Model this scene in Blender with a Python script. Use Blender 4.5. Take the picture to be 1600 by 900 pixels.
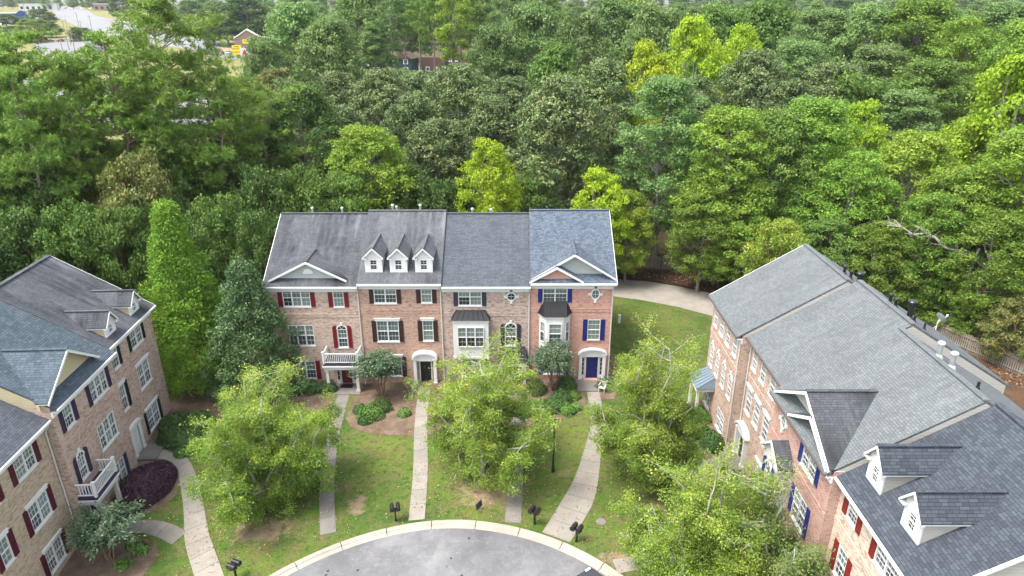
import bpy, bmesh, math, random
import numpy as np
from mathutils import Vector, Matrix

# ------------------------------------------------------------------ scene, camera, light
scene = bpy.context.scene
for o in list(bpy.data.objects):
    bpy.data.objects.remove(o, do_unlink=True)
col = scene.collection
rad = math.radians

CAM_H = 31.0
PITCH = rad(22.87)
cam_data = bpy.data.cameras.new('camera')
cam_data.sensor_width = 36.0
cam_data.lens = 24.0
cam_data.clip_start = 0.5
cam_data.clip_end = 6000.0
cam = bpy.data.objects.new('camera', cam_data)
cam.location = (0, 0, CAM_H)
cam.rotation_euler = (rad(90) - PITCH, 0, 0)
col.objects.link(cam)
scene.camera = cam

SUN_EL, SUN_ROT = rad(63), rad(245)          # from the left of the picture
world = bpy.data.worlds.new('World')
scene.world = world
world.use_nodes = True
wn = world.node_tree.nodes
bg = wn['Background']
sky = wn.new('ShaderNodeTexSky')
sky.sky_type = 'NISHITA'
sky.sun_disc = False
sky.sun_elevation = SUN_EL
sky.sun_rotation = SUN_ROT
sky.air_density = 1.0
sky.dust_density = 2.5
sky.ozone_density = 0.6
pale = wn.new('ShaderNodeHueSaturation')            # thin even cloud whitens the blue
pale.inputs['Saturation'].default_value = .42
world.node_tree.links.new(sky.outputs[0], pale.inputs['Color'])
world.node_tree.links.new(pale.outputs[0], bg.inputs[0])
bg.inputs[1].default_value = 0.15

sun_data = bpy.data.lights.new('sun', 'SUN')
sun_data.energy = 1.55
sun_data.angle = rad(22)
sun_data.color = (1.0, 0.95, 0.86)
sun = bpy.data.objects.new('sun', sun_data)
sd = Vector((math.sin(SUN_ROT) * math.cos(SUN_EL), math.cos(SUN_ROT) * math.cos(SUN_EL), math.sin(SUN_EL)))
sun.rotation_euler = sd.to_track_quat('Z', 'Y').to_euler()
sun.location = (-40, 0, 60)
col.objects.link(sun)

scene.view_settings.view_transform = 'Standard'
scene.view_settings.look = 'None'
scene.view_settings.gamma = 1.0
scene.view_settings.use_curve_mapping = False
scene.view_settings.exposure = 2.02

# ------------------------------------------------------------------ terrain height
def sstep(t):
    t = min(max(t, 0.0), 1.0)
    return t * t * (3 - 2 * t)

def gz(X, Y):
    z = -.5 * sstep((-2 - X) / 12) - .5 * sstep((X - 9) / 6)
    z -= sstep((-14 - X) / 8) * min(max((45 - Y) * .075, 0), 1.5)
    if Y > 240:
        z += (min(Y, 900) - 240) * .03
    return z

# ------------------------------------------------------------------ mesh helpers
def tag(o, label=None, cat=None, group=None, kind=None):
    if label: o['label'] = label
    if cat: o['category'] = cat
    if group: o['group'] = group
    if kind: o['kind'] = kind
    return o

def empty(name, loc=(0, 0, 0), rz=0.0):
    o = bpy.data.objects.new(name, None)
    o.location = loc
    o.rotation_euler = (0, 0, rz)
    o.empty_display_size = .3
    col.objects.link(o)
    return o

def link(name, mesh, parent=None, loc=None, rz=0.0):
    o = bpy.data.objects.new(name, mesh)
    if parent: o.parent = parent
    if loc: o.location = loc
    if rz: o.rotation_euler = (0, 0, rz)
    col.objects.link(o)
    return o

def copy_tree(o, parent=None):
    c = o.copy()
    col.objects.link(c)
    c.parent = parent
    for ch in list(o.children):
        copy_tree(ch, c)
    return c

class MB:
    def __init__(s):
        s.v, s.f, s.m = [], [], []
    def poly(s, pts, m=0):
        b = len(s.v)
        s.v += [tuple(p) for p in pts]
        s.f.append(tuple(range(b, b + len(pts))))
        s.m.append(m)
        return s
    def hexa(s, p, m=0):                       # 8 corner points: bottom 4, top 4
        b = len(s.v)
        s.v += [tuple(q) for q in p]
        for f in ((3, 2, 1, 0), (4, 5, 6, 7), (0, 1, 5, 4), (1, 2, 6, 5), (2, 3, 7, 6), (3, 0, 4, 7)):
            s.f.append(tuple(b + i for i in f)); s.m.append(m)
        return s
    def box(s, x0, x1, y0, y1, z0, z1, m=0):
        return s.hexa([(x0, y0, z0), (x1, y0, z0), (x1, y1, z0), (x0, y1, z0),
                       (x0, y0, z1), (x1, y0, z1), (x1, y1, z1), (x0, y1, z1)], m)
    def prism(s, pts, axis, a, b, m=0):        # extrude a 2-D polygon along an axis from a to b
        def P(p, t):
            return {'y': (p[0], t, p[1]), 'x': (t, p[0], p[1]), 'z': (p[0], p[1], t)}[axis]
        n = len(pts); o = len(s.v)
        s.v += [P(p, a) for p in pts] + [P(p, b) for p in pts]
        s.f.append(tuple(o + i for i in range(n))); s.m.append(m)
        s.f.append(tuple(o + n + i for i in reversed(range(n)))); s.m.append(m)
        for i in range(n):
            j = (i + 1) % n
            s.f.append((o + i, o + n + i, o + n + j, o + j)); s.m.append(m)
        return s
    def beam(s, p, q, w, h, up=(0, 0, 1), m=0):  # rectangular bar from p to q
        p, q = Vector(p), Vector(q)
        d = (q - p).normalized(); u = Vector(up)
        r = d.cross(u).normalized() * (w / 2); u = r.cross(d).normalized() * (h / 2)
        return s.hexa([p - r - u, p + r - u, q + r - u, q - r - u, p - r + u, p + r + u, q + r + u, q - r + u], m)
    def tube(s, pts, rr, n=8, m=0, cap=True):
        pts = [Vector(p) for p in pts]
        o = len(s.v)
        ref = Vector((0.31, 0.17, 0.93))
        for i, p in enumerate(pts):
            d = (pts[min(i + 1, len(pts) - 1)] - pts[max(i - 1, 0)])
            d = d.normalized() if d.length > 1e-6 else Vector((0, 0, 1))
            a = d.cross(ref if abs(d.dot(ref)) < .95 else Vector((1, 0, 0))).normalized(); b = d.cross(a)
            r = rr[i] if isinstance(rr, (list, tuple)) else rr
            for k in range(n):
                t = 2 * math.pi * k / n
                s.v.append(tuple(p + a * math.cos(t) * r + b * math.sin(t) * r))
        for i in range(len(pts) - 1):
            for k in range(n):
                j = (k + 1) % n
                s.f.append((o + i * n + k, o + i * n + j, o + (i + 1) * n + j, o + (i + 1) * n + k)); s.m.append(m)
        if cap:
            s.f.append(tuple(o + k for k in reversed(range(n)))); s.m.append(m)
            e = o + (len(pts) - 1) * n
            s.f.append(tuple(e + k for k in range(n))); s.m.append(m)
        return s
    def lathe(s, prof, n=16, c=(0, 0, 0), m=0):  # (r, z) profile about z
        o = len(s.v)
        for r, z in prof:
            for k in range(n):
                t = 2 * math.pi * k / n
                s.v.append((c[0] + r * math.cos(t), c[1] + r * math.sin(t), c[2] + z))
        for i in range(len(prof) - 1):
            for k in range(n):
                j = (k + 1) % n
                s.f.append((o + i * n + k, o + i * n + j, o + (i + 1) * n + j, o + (i + 1) * n + k)); s.m.append(m)
        return s
    def mesh(s, name, mats, smooth=False):
        me = bpy.data.meshes.new(name)
        me.from_pydata(s.v, [], s.f)
        if not isinstance(mats, (list, tuple)): mats = [mats]
        for mt in mats: me.materials.append(mt)
        if len(mats) > 1: me.polygons.foreach_set('material_index', s.m)
        uv = me.uv_layers.new(name='uv')
        for p in me.polygons:
            n = p.normal
            if abs(n.z) > .97:
                t, b = Vector((1, 0, 0)), Vector((0, 1, 0))
            else:
                t = Vector((-n.y, n.x, 0)).normalized()
                b = n.cross(t)
                if b.z < 0: b = -b
            for li in p.loop_indices:
                co = me.vertices[me.loops[li].vertex_index].co
                uv.data[li].uv = (co.dot(t), co.dot(b))
        if smooth: me.polygons.foreach_set('use_smooth', [True] * len(me.polygons))
        me.update()
        return me
    def build(s, name, mats, parent=None, smooth=False, loc=None, rz=0):
        return link(name, s.mesh(name, mats, smooth), parent, loc, rz)

# ------------------------------------------------------------------ materials
class NT:
    def __init__(s, name):
        s.mat = bpy.data.materials.new(name); s.mat.use_nodes = True
        s.t = s.mat.node_tree; s.n = s.t.nodes
        s.p = s.n['Principled BSDF']; s.out = s.n['Material Output']
    def new(s, typ, **kw):
        n = s.n.new(typ)
        for k, v in kw.items():
            if k in n.inputs: n.inputs[k].default_value = v
            else: setattr(n, k, v)
        return n
    def l(s, a, b): s.t.links.new(a, b)
    def noise(s, vec, scale, detail=3, rough=.55):
        n = s.new('ShaderNodeTexNoise'); n.inputs['Scale'].default_value = scale
        n.inputs['Detail'].default_value = detail; n.inputs['Roughness'].default_value = rough
        if vec is not None: s.l(vec, n.inputs['Vector'])
        return n.outputs['Fac']
    def ramp(s, fac, stops):
        r = s.new('ShaderNodeValToRGB')
        e = r.color_ramp.elements
        while len(e) < len(stops): e.new(.5)
        for i, (p, c) in enumerate(stops):
            e[i].position = p
            e[i].color = (c[0], c[1], c[2], 1) if isinstance(c, (tuple, list)) else (c, c, c, 1)
        s.l(fac, r.inputs[0])
        return r.outputs[0]
    def mix(s, fac, a, b, typ='MIX'):
        m = s.new('ShaderNodeMix', data_type='RGBA', blend_type=typ)
        for i, x in ((0, fac), (6, a), (7, b)):
            if isinstance(x, (int, float)): m.inputs[i].default_value = x
            elif isinstance(x, (tuple, list)): m.inputs[i].default_value = (x[0], x[1], x[2], 1)
            else: s.l(x, m.inputs[i])
        return m.outputs[2]
    def math(s, op, a, b=None):
        m = s.new('ShaderNodeMath', operation=op)
        for i, x in ((0, a), (1, b)):
            if x is None: continue
            if isinstance(x, (int, float)): m.inputs[i].default_value = x
            else: s.l(x, m.inputs[i])
        return m.outputs[0]
    def bump(s, h, dist, strength=.6):
        b = s.new('ShaderNodeBump'); b.inputs['Distance'].default_value = dist; b.inputs['Strength'].default_value = strength
        s.l(h, b.inputs['Height']); s.l(b.outputs[0], s.p.inputs['Normal'])
    def uv(s): return s.new('ShaderNodeTexCoord').outputs['UV']
    def obj(s): return s.new('ShaderNodeTexCoord').outputs['Object']
    def geo(s): return s.new('ShaderNodeNewGeometry').outputs['Position']
    def map(s, vec, scale):
        m = s.new('ShaderNodeMapping'); m.inputs['Scale'].default_value = scale; s.l(vec, m.inputs['Vector'])
        return m.outputs[0]
    def fin(s, color, rough=.7, spec=.3):
        if isinstance(color, (tuple, list)): s.p.inputs['Base Color'].default_value = (*color[:3], 1)
        else: s.l(color, s.p.inputs['Base Color'])
        s.p.inputs['Roughness'].default_value = rough
        s.p.inputs['Specular IOR Level'].default_value = spec
        return s.mat

def m_plain(name, c, rough=.6, spec=.3, var=.12, scale=3.0, metal=0.0):
    t = NT(name)
    f = t.noise(t.geo(), scale, 4)
    cc = t.mix(f, tuple(x * (1 - var) for x in c), tuple(min(1, x * (1 + var)) for x in c))
    t.p.inputs['Metallic'].default_value = metal
    return t.fin(cc, rough, spec)

def m_brick(name, c1, c2, c3, mortar):
    t = NT(name)
    b = t.new('ShaderNodeTexBrick'); t.l(t.uv(), b.inputs['Vector'])
    b.inputs['Scale'].default_value = 1.0
    b.inputs['Brick Width'].default_value = .23; b.inputs['Row Height'].default_value = .085
    b.inputs['Mortar Size'].default_value = .010; b.inputs['Mortar Smooth'].default_value = .2
    b.inputs['Bias'].default_value = 0.0
    b.inputs['Color1'].default_value = (*c1, 1); b.inputs['Color2'].default_value = (*c2, 1)
    b.inputs['Mortar'].default_value = (*mortar, 1)
    vor = t.new('ShaderNodeTexVoronoi'); vor.inputs['Scale'].default_value = 1.0
    t.l(t.map(t.uv(), (4.4, 11.7, 1)), vor.inputs['Vector'])
    sp = t.ramp(vor.outputs['Color'], [(.62, 0.0), (.70, 1.0)])
    cc = t.mix(sp, b.outputs['Color'], c3)
    cc = t.mix(b.outputs['Fac'], cc, mortar)
    big = t.noise(t.uv(), .55, 5)
    cc = t.mix(t.ramp(big, [(.3, .82), (.7, 1.12)]), (0, 0, 0), cc, 'MULTIPLY') if False else t.mix(1.0, cc, t.ramp(big, [(.3, .90), (.72, 1.0)]), 'MULTIPLY')
    t.bump(t.math('SUBTRACT', 1.0, b.outputs['Fac']), .012, .7)
    return t.fin(cc, .88, .15)

def m_shingle(name, c1, c2, stain=.35, row=.145, wid=.32):
    t = NT(name)
    uv = t.uv()
    b = t.new('ShaderNodeTexBrick'); t.l(uv, b.inputs['Vector'])
    b.inputs['Scale'].default_value = 1.0
    b.inputs['Brick Width'].default_value = wid; b.inputs['Row Height'].default_value = row
    b.inputs['Mortar Size'].default_value = .011; b.inputs['Mortar Smooth'].default_value = .4
    b.offset = .37; b.offset_frequency = 3; b.squash = .7; b.squash_frequency = 2
    b.inputs['Color1'].default_value = (*c1, 1); b.inputs['Color2'].default_value = (*c2, 1)
    dark = tuple(x * .45 for x in c1)
    b.inputs['Mortar'].default_value = (*dark, 1)
    cc = b.outputs['Color']
    streak = t.noise(t.map(uv, (.55, .10, 1)), 1.0, 5, .65)
    blot = t.noise(uv, .33, 4, .6)
    sm = t.math('MULTIPLY', t.ramp(streak, [(.42, 0.0), (.60, 1.0)]), t.ramp(blot, [(.38, 0.15), (.60, 1.0)]))
    pal = t.noise(t.map(uv, (.8, .16, 1)), 1.3, 5, .65)
    cc = t.mix(t.math('MULTIPLY', t.ramp(pal, [(.50, 0.0), (.68, 1.0)]), min(1, stain * .8)), cc, tuple(x * 1.5 for x in c2))
    cc = t.mix(t.math('MULTIPLY', sm, stain), cc, tuple(x * .28 for x in c1))
    fine = t.noise(uv, 60, 2)
    cc = t.mix(1.0, cc, t.ramp(fine, [(.3, .86), (.7, 1.0)]), 'MULTIPLY')
    t.bump(t.math('SUBTRACT', 1.0, b.outputs['Fac']), .012, .6)
    return t.fin(cc, .93, .12)

def m_siding(name, c):
    t = NT(name)
    uv = t.uv()
    sep = t.new('ShaderNodeSeparateXYZ'); t.l(uv, sep.inputs[0])
    fr = t.math('FRACT', t.math('MULTIPLY', sep.outputs[1], 6.0))
    cc = t.mix(t.ramp(fr, [(0.0, 1.0), (.10, 0.0)]), c, tuple(x * .55 for x in c))  # shadow line of each lap painted into the board colour
    cc = t.mix(1.0, cc, t.ramp(t.noise(uv, .9, 4), [(.3, .88), (.7, 1.0)]), 'MULTIPLY')
    t.bump(t.math('SUBTRACT', 1.0, fr), .012, .8)
    return t.fin(cc, .6, .3)

def m_glass(name, c, stripes=0.0):
    t = NT(name)
    cc = t.mix(t.noise(t.geo(), .9, 2), tuple(x * .6 for x in c), tuple(x * 1.3 for x in c))
    if stripes:
        sep = t.new('ShaderNodeSeparateXYZ'); t.l(t.geo(), sep.inputs[0])
        fr = t.math('FRACT', t.math('MULTIPLY', sep.outputs[2], 14.0))
        cc = t.mix(t.ramp(fr, [(.0, stripes), (.4, 0.0)]), cc, tuple(x * .5 for x in c))
    t.p.inputs['Coat Weight'].default_value = .6
    t.p.inputs['Coat Roughness'].default_value = .03
    t.p.inputs['Coat IOR'].default_value = 1.45
    return t.fin(cc, .35, .5)

def m_leaf(name, stops, trans=.3, rough=.55, spec=.25, hue=.03, val=.28):
    t = NT(name)
    at = t.new('ShaderNodeAttribute', attribute_name='tint')
    cc = t.ramp(at.outputs['Fac'], stops)
    oi = t.new('ShaderNodeObjectInfo')
    hs = t.new('ShaderNodeHueSaturation')
    mr = t.new('ShaderNodeMapRange'); t.l(oi.outputs['Random'], mr.inputs[0])
    mr.inputs[3].default_value = .5 - hue; mr.inputs[4].default_value = .5 + hue
    t.l(mr.outputs[0], hs.inputs['Hue'])
    mv = t.new('ShaderNodeMapRange'); t.l(t.math('FRACT', t.math('MULTIPLY', oi.outputs['Random'], 7.31)), mv.inputs[0])
    mv.inputs[3].default_value = 1 - val; mv.inputs[4].default_value = 1 + val
    t.l(mv.outputs[0], hs.inputs['Value'])
    t.l(cc, hs.inputs['Color'])
    t.fin(hs.outputs[0], rough, spec)
    tr = t.new('ShaderNodeBsdfTranslucent'); t.l(hs.outputs[0], tr.inputs[0])
    mx = t.new('ShaderNodeMixShader'); mx.inputs[0].default_value = trans
    t.l(t.p.outputs[0], mx.inputs[1]); t.l(tr.outputs[0], mx.inputs[2]); t.l(mx.outputs[0], t.out.inputs[0])
    return t.mat

def m_bark(name, a, b, scale=9):
    t = NT(name)
    f = t.noise(t.map(t.obj(), (1, 1, .25)), scale, 5, .7)
    t.bump(f, .05, .8)
    return t.fin(t.mix(t.ramp(f, [(.35, 0.), (.65, 1.)]), a, b), .95, .1)

M = {}
M['white'] = m_plain('white_trim', (.56, .56, .545), .5, .35, .04)
M['white2'] = m_plain('white_stucco', (.52, .515, .49), .8, .2, .06)
M['cream'] = m_plain('cream_paint', (.46, .44, .38), .7, .25, .06)
M['gutter'] = m_plain('gutter_metal', (.45, .43, .39), .45, .4, .06)
M['gutter_dark'] = m_plain('dark_gutter', (.10, .085, .08), .45, .4, .1)
M['brick_pinkbeige'] = m_brick('brick_pink_beige', (0.400, 0.272, 0.208), (0.496, 0.368, 0.288), (0.272, 0.160, 0.120), (0.480, 0.440, 0.384))
M['brick_brown'] = m_brick('brick_red_brown', (0.344, 0.184, 0.127), (0.443, 0.262, 0.184), (0.230, 0.115, 0.082), (0.459, 0.402, 0.336))
M['brick_taupe'] = m_brick('brick_taupe', (0.336, 0.228, 0.184), (0.448, 0.336, 0.272), (0.208, 0.120, 0.096), (0.448, 0.408, 0.360))
M['brick_red'] = m_brick('brick_coral_red', (0.416, 0.184, 0.128), (0.480, 0.248, 0.184), (0.336, 0.128, 0.092), (0.480, 0.408, 0.352))
M['brick_pinkred'] = m_brick('brick_pink_red', (.36, .185, .145), (.43, .255, .205), (.29, .125, .10), (.46, .40, .36))
M['brick_tan'] = m_brick('brick_tan', (0.357, 0.255, 0.170), (0.451, 0.348, 0.246), (0.264, 0.170, 0.102), (0.425, 0.391, 0.323))
M['brick_rose'] = m_brick('brick_rose', (0.374, 0.242, 0.183), (0.468, 0.335, 0.265), (0.257, 0.140, 0.105), (0.468, 0.421, 0.367))
M['brick_pale'] = m_brick('brick_pale', (.44, .33, .255), (.54, .43, .345), (.30, .19, .14), (.52, .47, .41))
M['roof_old'] = m_shingle('shingle_weathered_charcoal', (.072, .077, .086), (.098, .104, .114), .95)
M['roof_old2'] = m_shingle('shingle_weathered_grey', (.090, .096, .105), (.118, .124, .133), .8)
M['roof_slate'] = m_shingle('shingle_slate_blue', (.062, .070, .083), (.088, .098, .114), .15, .145, .5)
M['roof_blue'] = m_shingle('shingle_mottled_blue', (.060, .076, .10), (.115, .137, .168), .05, .15, .30)
M['roof_teal'] = m_shingle('shingle_teal_grey', (.052, .070, .086), (.088, .110, .130), .10, .17, .40)
M['roof_pale'] = m_shingle('shingle_pale_grey', (.104, .116, .121), (.138, .150, .155), .25, .15, .30)
M['roof_navy'] = m_shingle('shingle_dark_navy', (.040, .047, .058), (.066, .077, .091), .12, .15, .42)
M['roof_dk'] = m_shingle('shingle_dark_streaked', (.055, .059, .066), (.080, .084, .092), .8, .15, .32)
M['metal_roof'] = m_plain('dark_metal_roof', (.012, .012, .014), .55, .22, .2)
M['metal_blue'] = m_plain('blue_grey_metal_roof', (.12, .16, .19), .4, .5, .1)
M['sid_green'] = m_siding('siding_pale_sage', (.36, .385, .355))
M['sid_yellow'] = m_siding('siding_pale_yellow', (.47, .40, .25))
M['sid_beige'] = m_siding('siding_beige', (.36, .345, .31))
M['sid_cream'] = m_siding('siding_cream', (.47, .46, .41))
M['sh_red'] = m_plain('shutter_red', (.135, .009, .014), .45, .35, .1)
M['sh_brown'] = m_plain('shutter_brown', (.035, .018, .015), .45, .35, .15)
M['sh_slate'] = m_plain('shutter_slate', (.030, .032, .050), .45, .35, .15)
M['sh_blue'] = m_plain('shutter_navy', (.010, .020, .125), .45, .35, .12)
M['sh_black'] = m_plain('shutter_black', (.012, .011, .014), .45, .35, .2)
M['sh_purple'] = m_plain('shutter_plum_black', (.030, .018, .050), .45, .35, .2)
M['sh_burg'] = m_plain('shutter_burgundy', (.065, .009, .019), .45, .35, .12)
M['sh_brick'] = m_plain('shutter_brick_red', (.145, .016, .012), .45, .35, .1)
M['door_red'] = m_plain('door_dark_red', (.10, .008, .012), .4, .4, .1)
M['door_blue'] = m_plain('door_blue', (.008, .015, .10), .4, .4, .1)
M['door_black'] = m_plain('door_black', (.012, .012, .013), .4, .4, .1)
M['brass'] = m_plain('brass', (.5, .36, .12), .3, .5, .1, metal=1)
M['pane_blind'] = m_glass('pane_with_blind', (.155, .195, .175), .6)
M['pane_curtain'] = m_glass('pane_with_curtain', (.095, .125, .118))
M['pane_dark'] = m_glass('pane_dark', (.010, .013, .015))
M['pane_screen'] = m_glass('pane_with_screen', (.046, .056, .061))
M['concrete'] = None
M['black'] = m_plain('black_metal', (.010, .010, .011), .4, .45, .2)
M['galv'] = m_plain('galvanised_metal', (.55, .57, .58), .35, .5, .1, metal=.7)
M['wood_grey'] = m_plain('weathered_wood', (.21, .18, .145), .9, .15, .4, 2.0)

def m_concrete(name, c, dark=.6):
    t = NT(name)
    p = t.geo()
    a = t.noise(p, .7, 6, .65); b = t.noise(p, 14, 4)
    cc = t.mix(t.ramp(a, [(.3, 0.), (.72, 1.)]), tuple(x * dark for x in c), c)
    cc = t.mix(1.0, cc, t.ramp(b, [(.3, .86), (.7, 1.)]), 'MULTIPLY')
    oi = t.new('ShaderNodeObjectInfo')
    cc = t.mix(1.0, cc, t.ramp(oi.outputs['Random'], [(0, .86), (1, 1.)]), 'MULTIPLY')
    t.bump(b, .006, .4)
    return t.fin(cc, .9, .2)
M['concrete'] = m_concrete('concrete', (.275, .25, .215), .74)
M['concrete_dark'] = m_concrete('concrete_weathered', (.20, .185, .165), .7)
M['kerb'] = m_concrete('kerb_concrete', (.37, .33, .275), .75)
M['joint'] = m_plain('joint_soil', (.10, .085, .06), .95, .1, .3, 8)

def m_asphalt():
    t = NT('asphalt')
    p = t.geo()
    a = t.noise(p, .16, 6, .62); b = t.noise(p, 1.1, 5, .7); c = t.noise(p, 40, 2)
    cc = t.ramp(a, [(.36, (.095, .095, .102)), (.50, (.135, .134, .14)), (.64, (.205, .203, .205))])
    cc = t.mix(t.ramp(b, [(.50, 0.), (.70, .6)]), cc, (.105, .103, .104))
    cc = t.mix(t.ramp(t.noise(p, 3.1, 5, .75), [(.52, 0.), (.72, .5)]), cc, (.23, .225, .22))
    cc = t.mix(1.0, cc, t.ramp(c, [(.3, .82), (.7, 1.)]), 'MULTIPLY')
    vor = t.new('ShaderNodeTexVoronoi', feature='DISTANCE_TO_EDGE'); vor.inputs['Scale'].default_value = .16
    t.l(p, vor.inputs['Vector'])
    cc = t.mix(t.ramp(vor.outputs[0], [(.0, .22), (.003, 0.)]), cc, (.07, .07, .07))
    sv = t.new('ShaderNodeTexVoronoi'); sv.inputs['Scale'].default_value = 1.2; t.l(p, sv.inputs['Vector'])
    sel = t.math('MULTIPLY', t.ramp(sv.outputs['Distance'], [(.085, 1.), (.12, 0.)]), t.ramp(t.noise(p, .22, 1), [(.55, 0.), (.58, 1.)]))
    cc = t.mix(sel, cc, (.035, .035, .035))
    t.bump(c, .006, .4)
    return t.fin(cc, .92, .2)
M['asphalt'] = m_asphalt()

def m_lawn():
    t = NT('lawn_grass')
    p = t.geo()
    a = t.noise(p, .13, 5, .6); b = t.noise(p, .9, 5, .65); c = t.noise(t.map(p, (1, 1, 1)), 9, 4, .7)
    cc = t.ramp(a, [(.36, (.047, .094, .016)), (.5, (.088, .148, .024)), (.64, (.150, .185, .037))])
    cc = t.mix(t.ramp(b, [(.42, .0), (.66, .85)]), cc, (.15, .125, .058))
    cc = t.mix(t.ramp(t.noise(p, 2.7, 4), [(.52, 0.), (.66, .75)]), cc, (.045, .085, .022))
    cc = t.mix(1.0, cc, t.ramp(c, [(.28, .5), (.72, 1.)]), 'MULTIPLY')
    # worn, bare soil where the trees and kerb dry the turf out
    def spot(cx, cy, rx, ry):
        s = t.new('ShaderNodeMapping'); s.vector_type = 'TEXTURE'
        s.inputs['Location'].default_value = (cx, cy, 0); s.inputs['Scale'].default_value = (rx, ry, 50)
        t.l(p, s.inputs['Vector'])
        ln = t.new('ShaderNodeVectorMath', operation='LENGTH'); t.l(s.outputs[0], ln.inputs[0])
        return ln.outputs['Value']
    soil = t.mix(t.noise(p, 2.2, 5, .7), (.14, .10, .062), (.28, .205, .135))
    nz = t.math('MULTIPLY', t.noise(p, 1.6, 5, .7), 1.2)
    for (cx, cy, rx, ry) in ((-1.6, 37.6, 6.2, 5.0), (-16.2, 34.6, 5.6, 3.4), (-10.4, 36.8, 1.7, 3.2), (6.5, 31.6, 3.5, 1.6), (9.5, 36, 2.5, 1.8), (13, 31, 2.5, 3)):
        f = t.ramp(t.math('ADD', spot(cx, cy, rx, ry), nz), [(.75, .95), (1.75, 0.)])
        cc = t.mix(f, cc, soil)
    t.bump(c, .05, .9)
    return t.fin(cc, .95, .1)
M['lawn'] = m_lawn()

def m_mulch(name, a, b, c):
    t = NT(name)
    p = t.geo()
    f = t.noise(p, .8, 6, .7); g = t.noise(p, 11, 4, .75)
    cc = t.mix(t.ramp(f, [(.35, 0.), (.65, 1.)]), a, b)
    cc = t.mix(t.ramp(g, [(.45, 0.), (.7, .8)]), cc, c)
    t.bump(g, .05, .8)
    return t.fin(cc, .97, .08)
M['mulch'] = m_mulch('pine_straw', (.095, .064, .044), (.185, .138, .10), (.06, .041, .028))
M['litter'] = m_mulch('leaf_litter', (.062, .036, .022), (.105, .062, .038), (.03, .019, .013))
M['forest'] = m_mulch('forest_floor', (.05, .05, .02), (.11, .085, .04), (.03, .035, .015))

# ------------------------------------------------------------------ the setting
def sheet(name, pts, dz, mat, cell=1.5, kind='structure', parent=None):
    bm = bmesh.new()
    f = bm.faces.new([bm.verts.new((x, y, 0)) for x, y in pts])
    bm.normal_update()
    bmesh.ops.triangulate(bm, faces=bm.faces[:], ngon_method='EAR_CLIP')
    xs = [p[0] for p in pts]; ys = [p[1] for p in pts]
    def cut(co, no):
        bmesh.ops.bisect_plane(bm, geom=bm.verts[:] + bm.edges[:] + bm.faces[:], plane_co=co, plane_no=no, dist=1e-5)
    x = math.ceil(max(min(xs), -36) / cell) * cell
    while x < min(max(xs), 20):
        cut((x, 0, 0), (1, 0, 0)); x += cell
    y = math.ceil(max(min(ys), 20) / cell) * cell
    if min(xs) < -12:
        while y < min(max(ys), 50):
            cut((0, y, 0), (0, 1, 0)); y += cell
    if max(ys) > 240:
        for y in range(240, 910, 60):
            if min(ys) < y < max(ys): cut((0, y, 0), (0, 1, 0))
    for v in bm.verts: v.co.z = gz(v.co.x, v.co.y) + dz
    me = bpy.data.meshes.new(name)
    bm.to_mesh(me); bm.free()
    me.materials.append(mat)
    o = link(name, me, parent)
    if kind: o['kind'] = kind
    return o

CX, CY, RIN, ROUT = -4.2, 20.4, 13.9, 14.5
def arc(r, a0, a1, n):
    return [(CX + r * math.cos(rad(a0 + (a1 - a0) * i / n)), CY + r * math.sin(rad(a0 + (a1 - a0) * i / n))) for i in range(n + 1)]

ground = sheet('ground', [(-1500, -60), (1500, -60), (1500, 2400), (-1500, 2400)], -.22, M['forest'], 3.0)
lawn = sheet('lawn', [(-34, 4), (-34, 64), (8.8, 64), (8.8, 74), (26, 74), (30, 60), (30, 4), (CX + ROUT, 4)] + arc(ROUT, 0, 180, 60) + [(CX - ROUT, 4)], 0.0, M['lawn'])
road = sheet('road', [(CX - RIN - .2, 2), (CX + RIN + .2, 2)] + arc(RIN + .2, 0, 180, 60), -.13, M['asphalt'])

bed_mat = M['mulch']
beds = [
    [(-13.5, 52.9), (-13.6, 47.2), (-12.9, 46.0), (-11.6, 45.2), (-10, 44.8), (-8.4, 44.5), (-7.4, 44.1), (-4.2, 43.5), (-1, 43.5), (1.2, 44.9), (2.5, 46), (4.2, 46.5), (5.4, 47.0), (6.2, 48.2), (6.2, 52.9)],
    [(7.4, 52.9), (7.4, 49.2), (8.6, 49.4), (9.6, 52), (9.7, 58), (8.5, 60)],
    [(-20.6, 52.9), (-21.2, 49.4), (-18, 48.3), (-15.2, 48.2), (-15.1, 52.9)],
    [(-27.6, 36.6), (-25.4, 36.4), (-24.0, 37.2), (-23.5, 38.6), (-24.3, 40.7), (-25.8, 41.9), (-28, 42.2)],
    [(-28.1, 26), (-28.1, 34.7), (-24.6, 34.8), (-23.0, 34.3), (-22.4, 33.2), (-22.6, 31.6), (-23.2, 29.4), (-24.2, 26)],
    [(-28.9, 43.6), (-25.4, 43.6), (-23.2, 44.8), (-21.4, 47), (-20.8, 50), (-20.7, 58), (-29, 58)],
    [(14.1, 21), (16.8, 21), (16.8, 49.9), (15.2, 49.9), (14.2, 46.5), (14.5, 42), (14.0, 36), (14.2, 30)],
]
for b in beds: sheet('planting_bed', b, .022, bed_mat)
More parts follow.
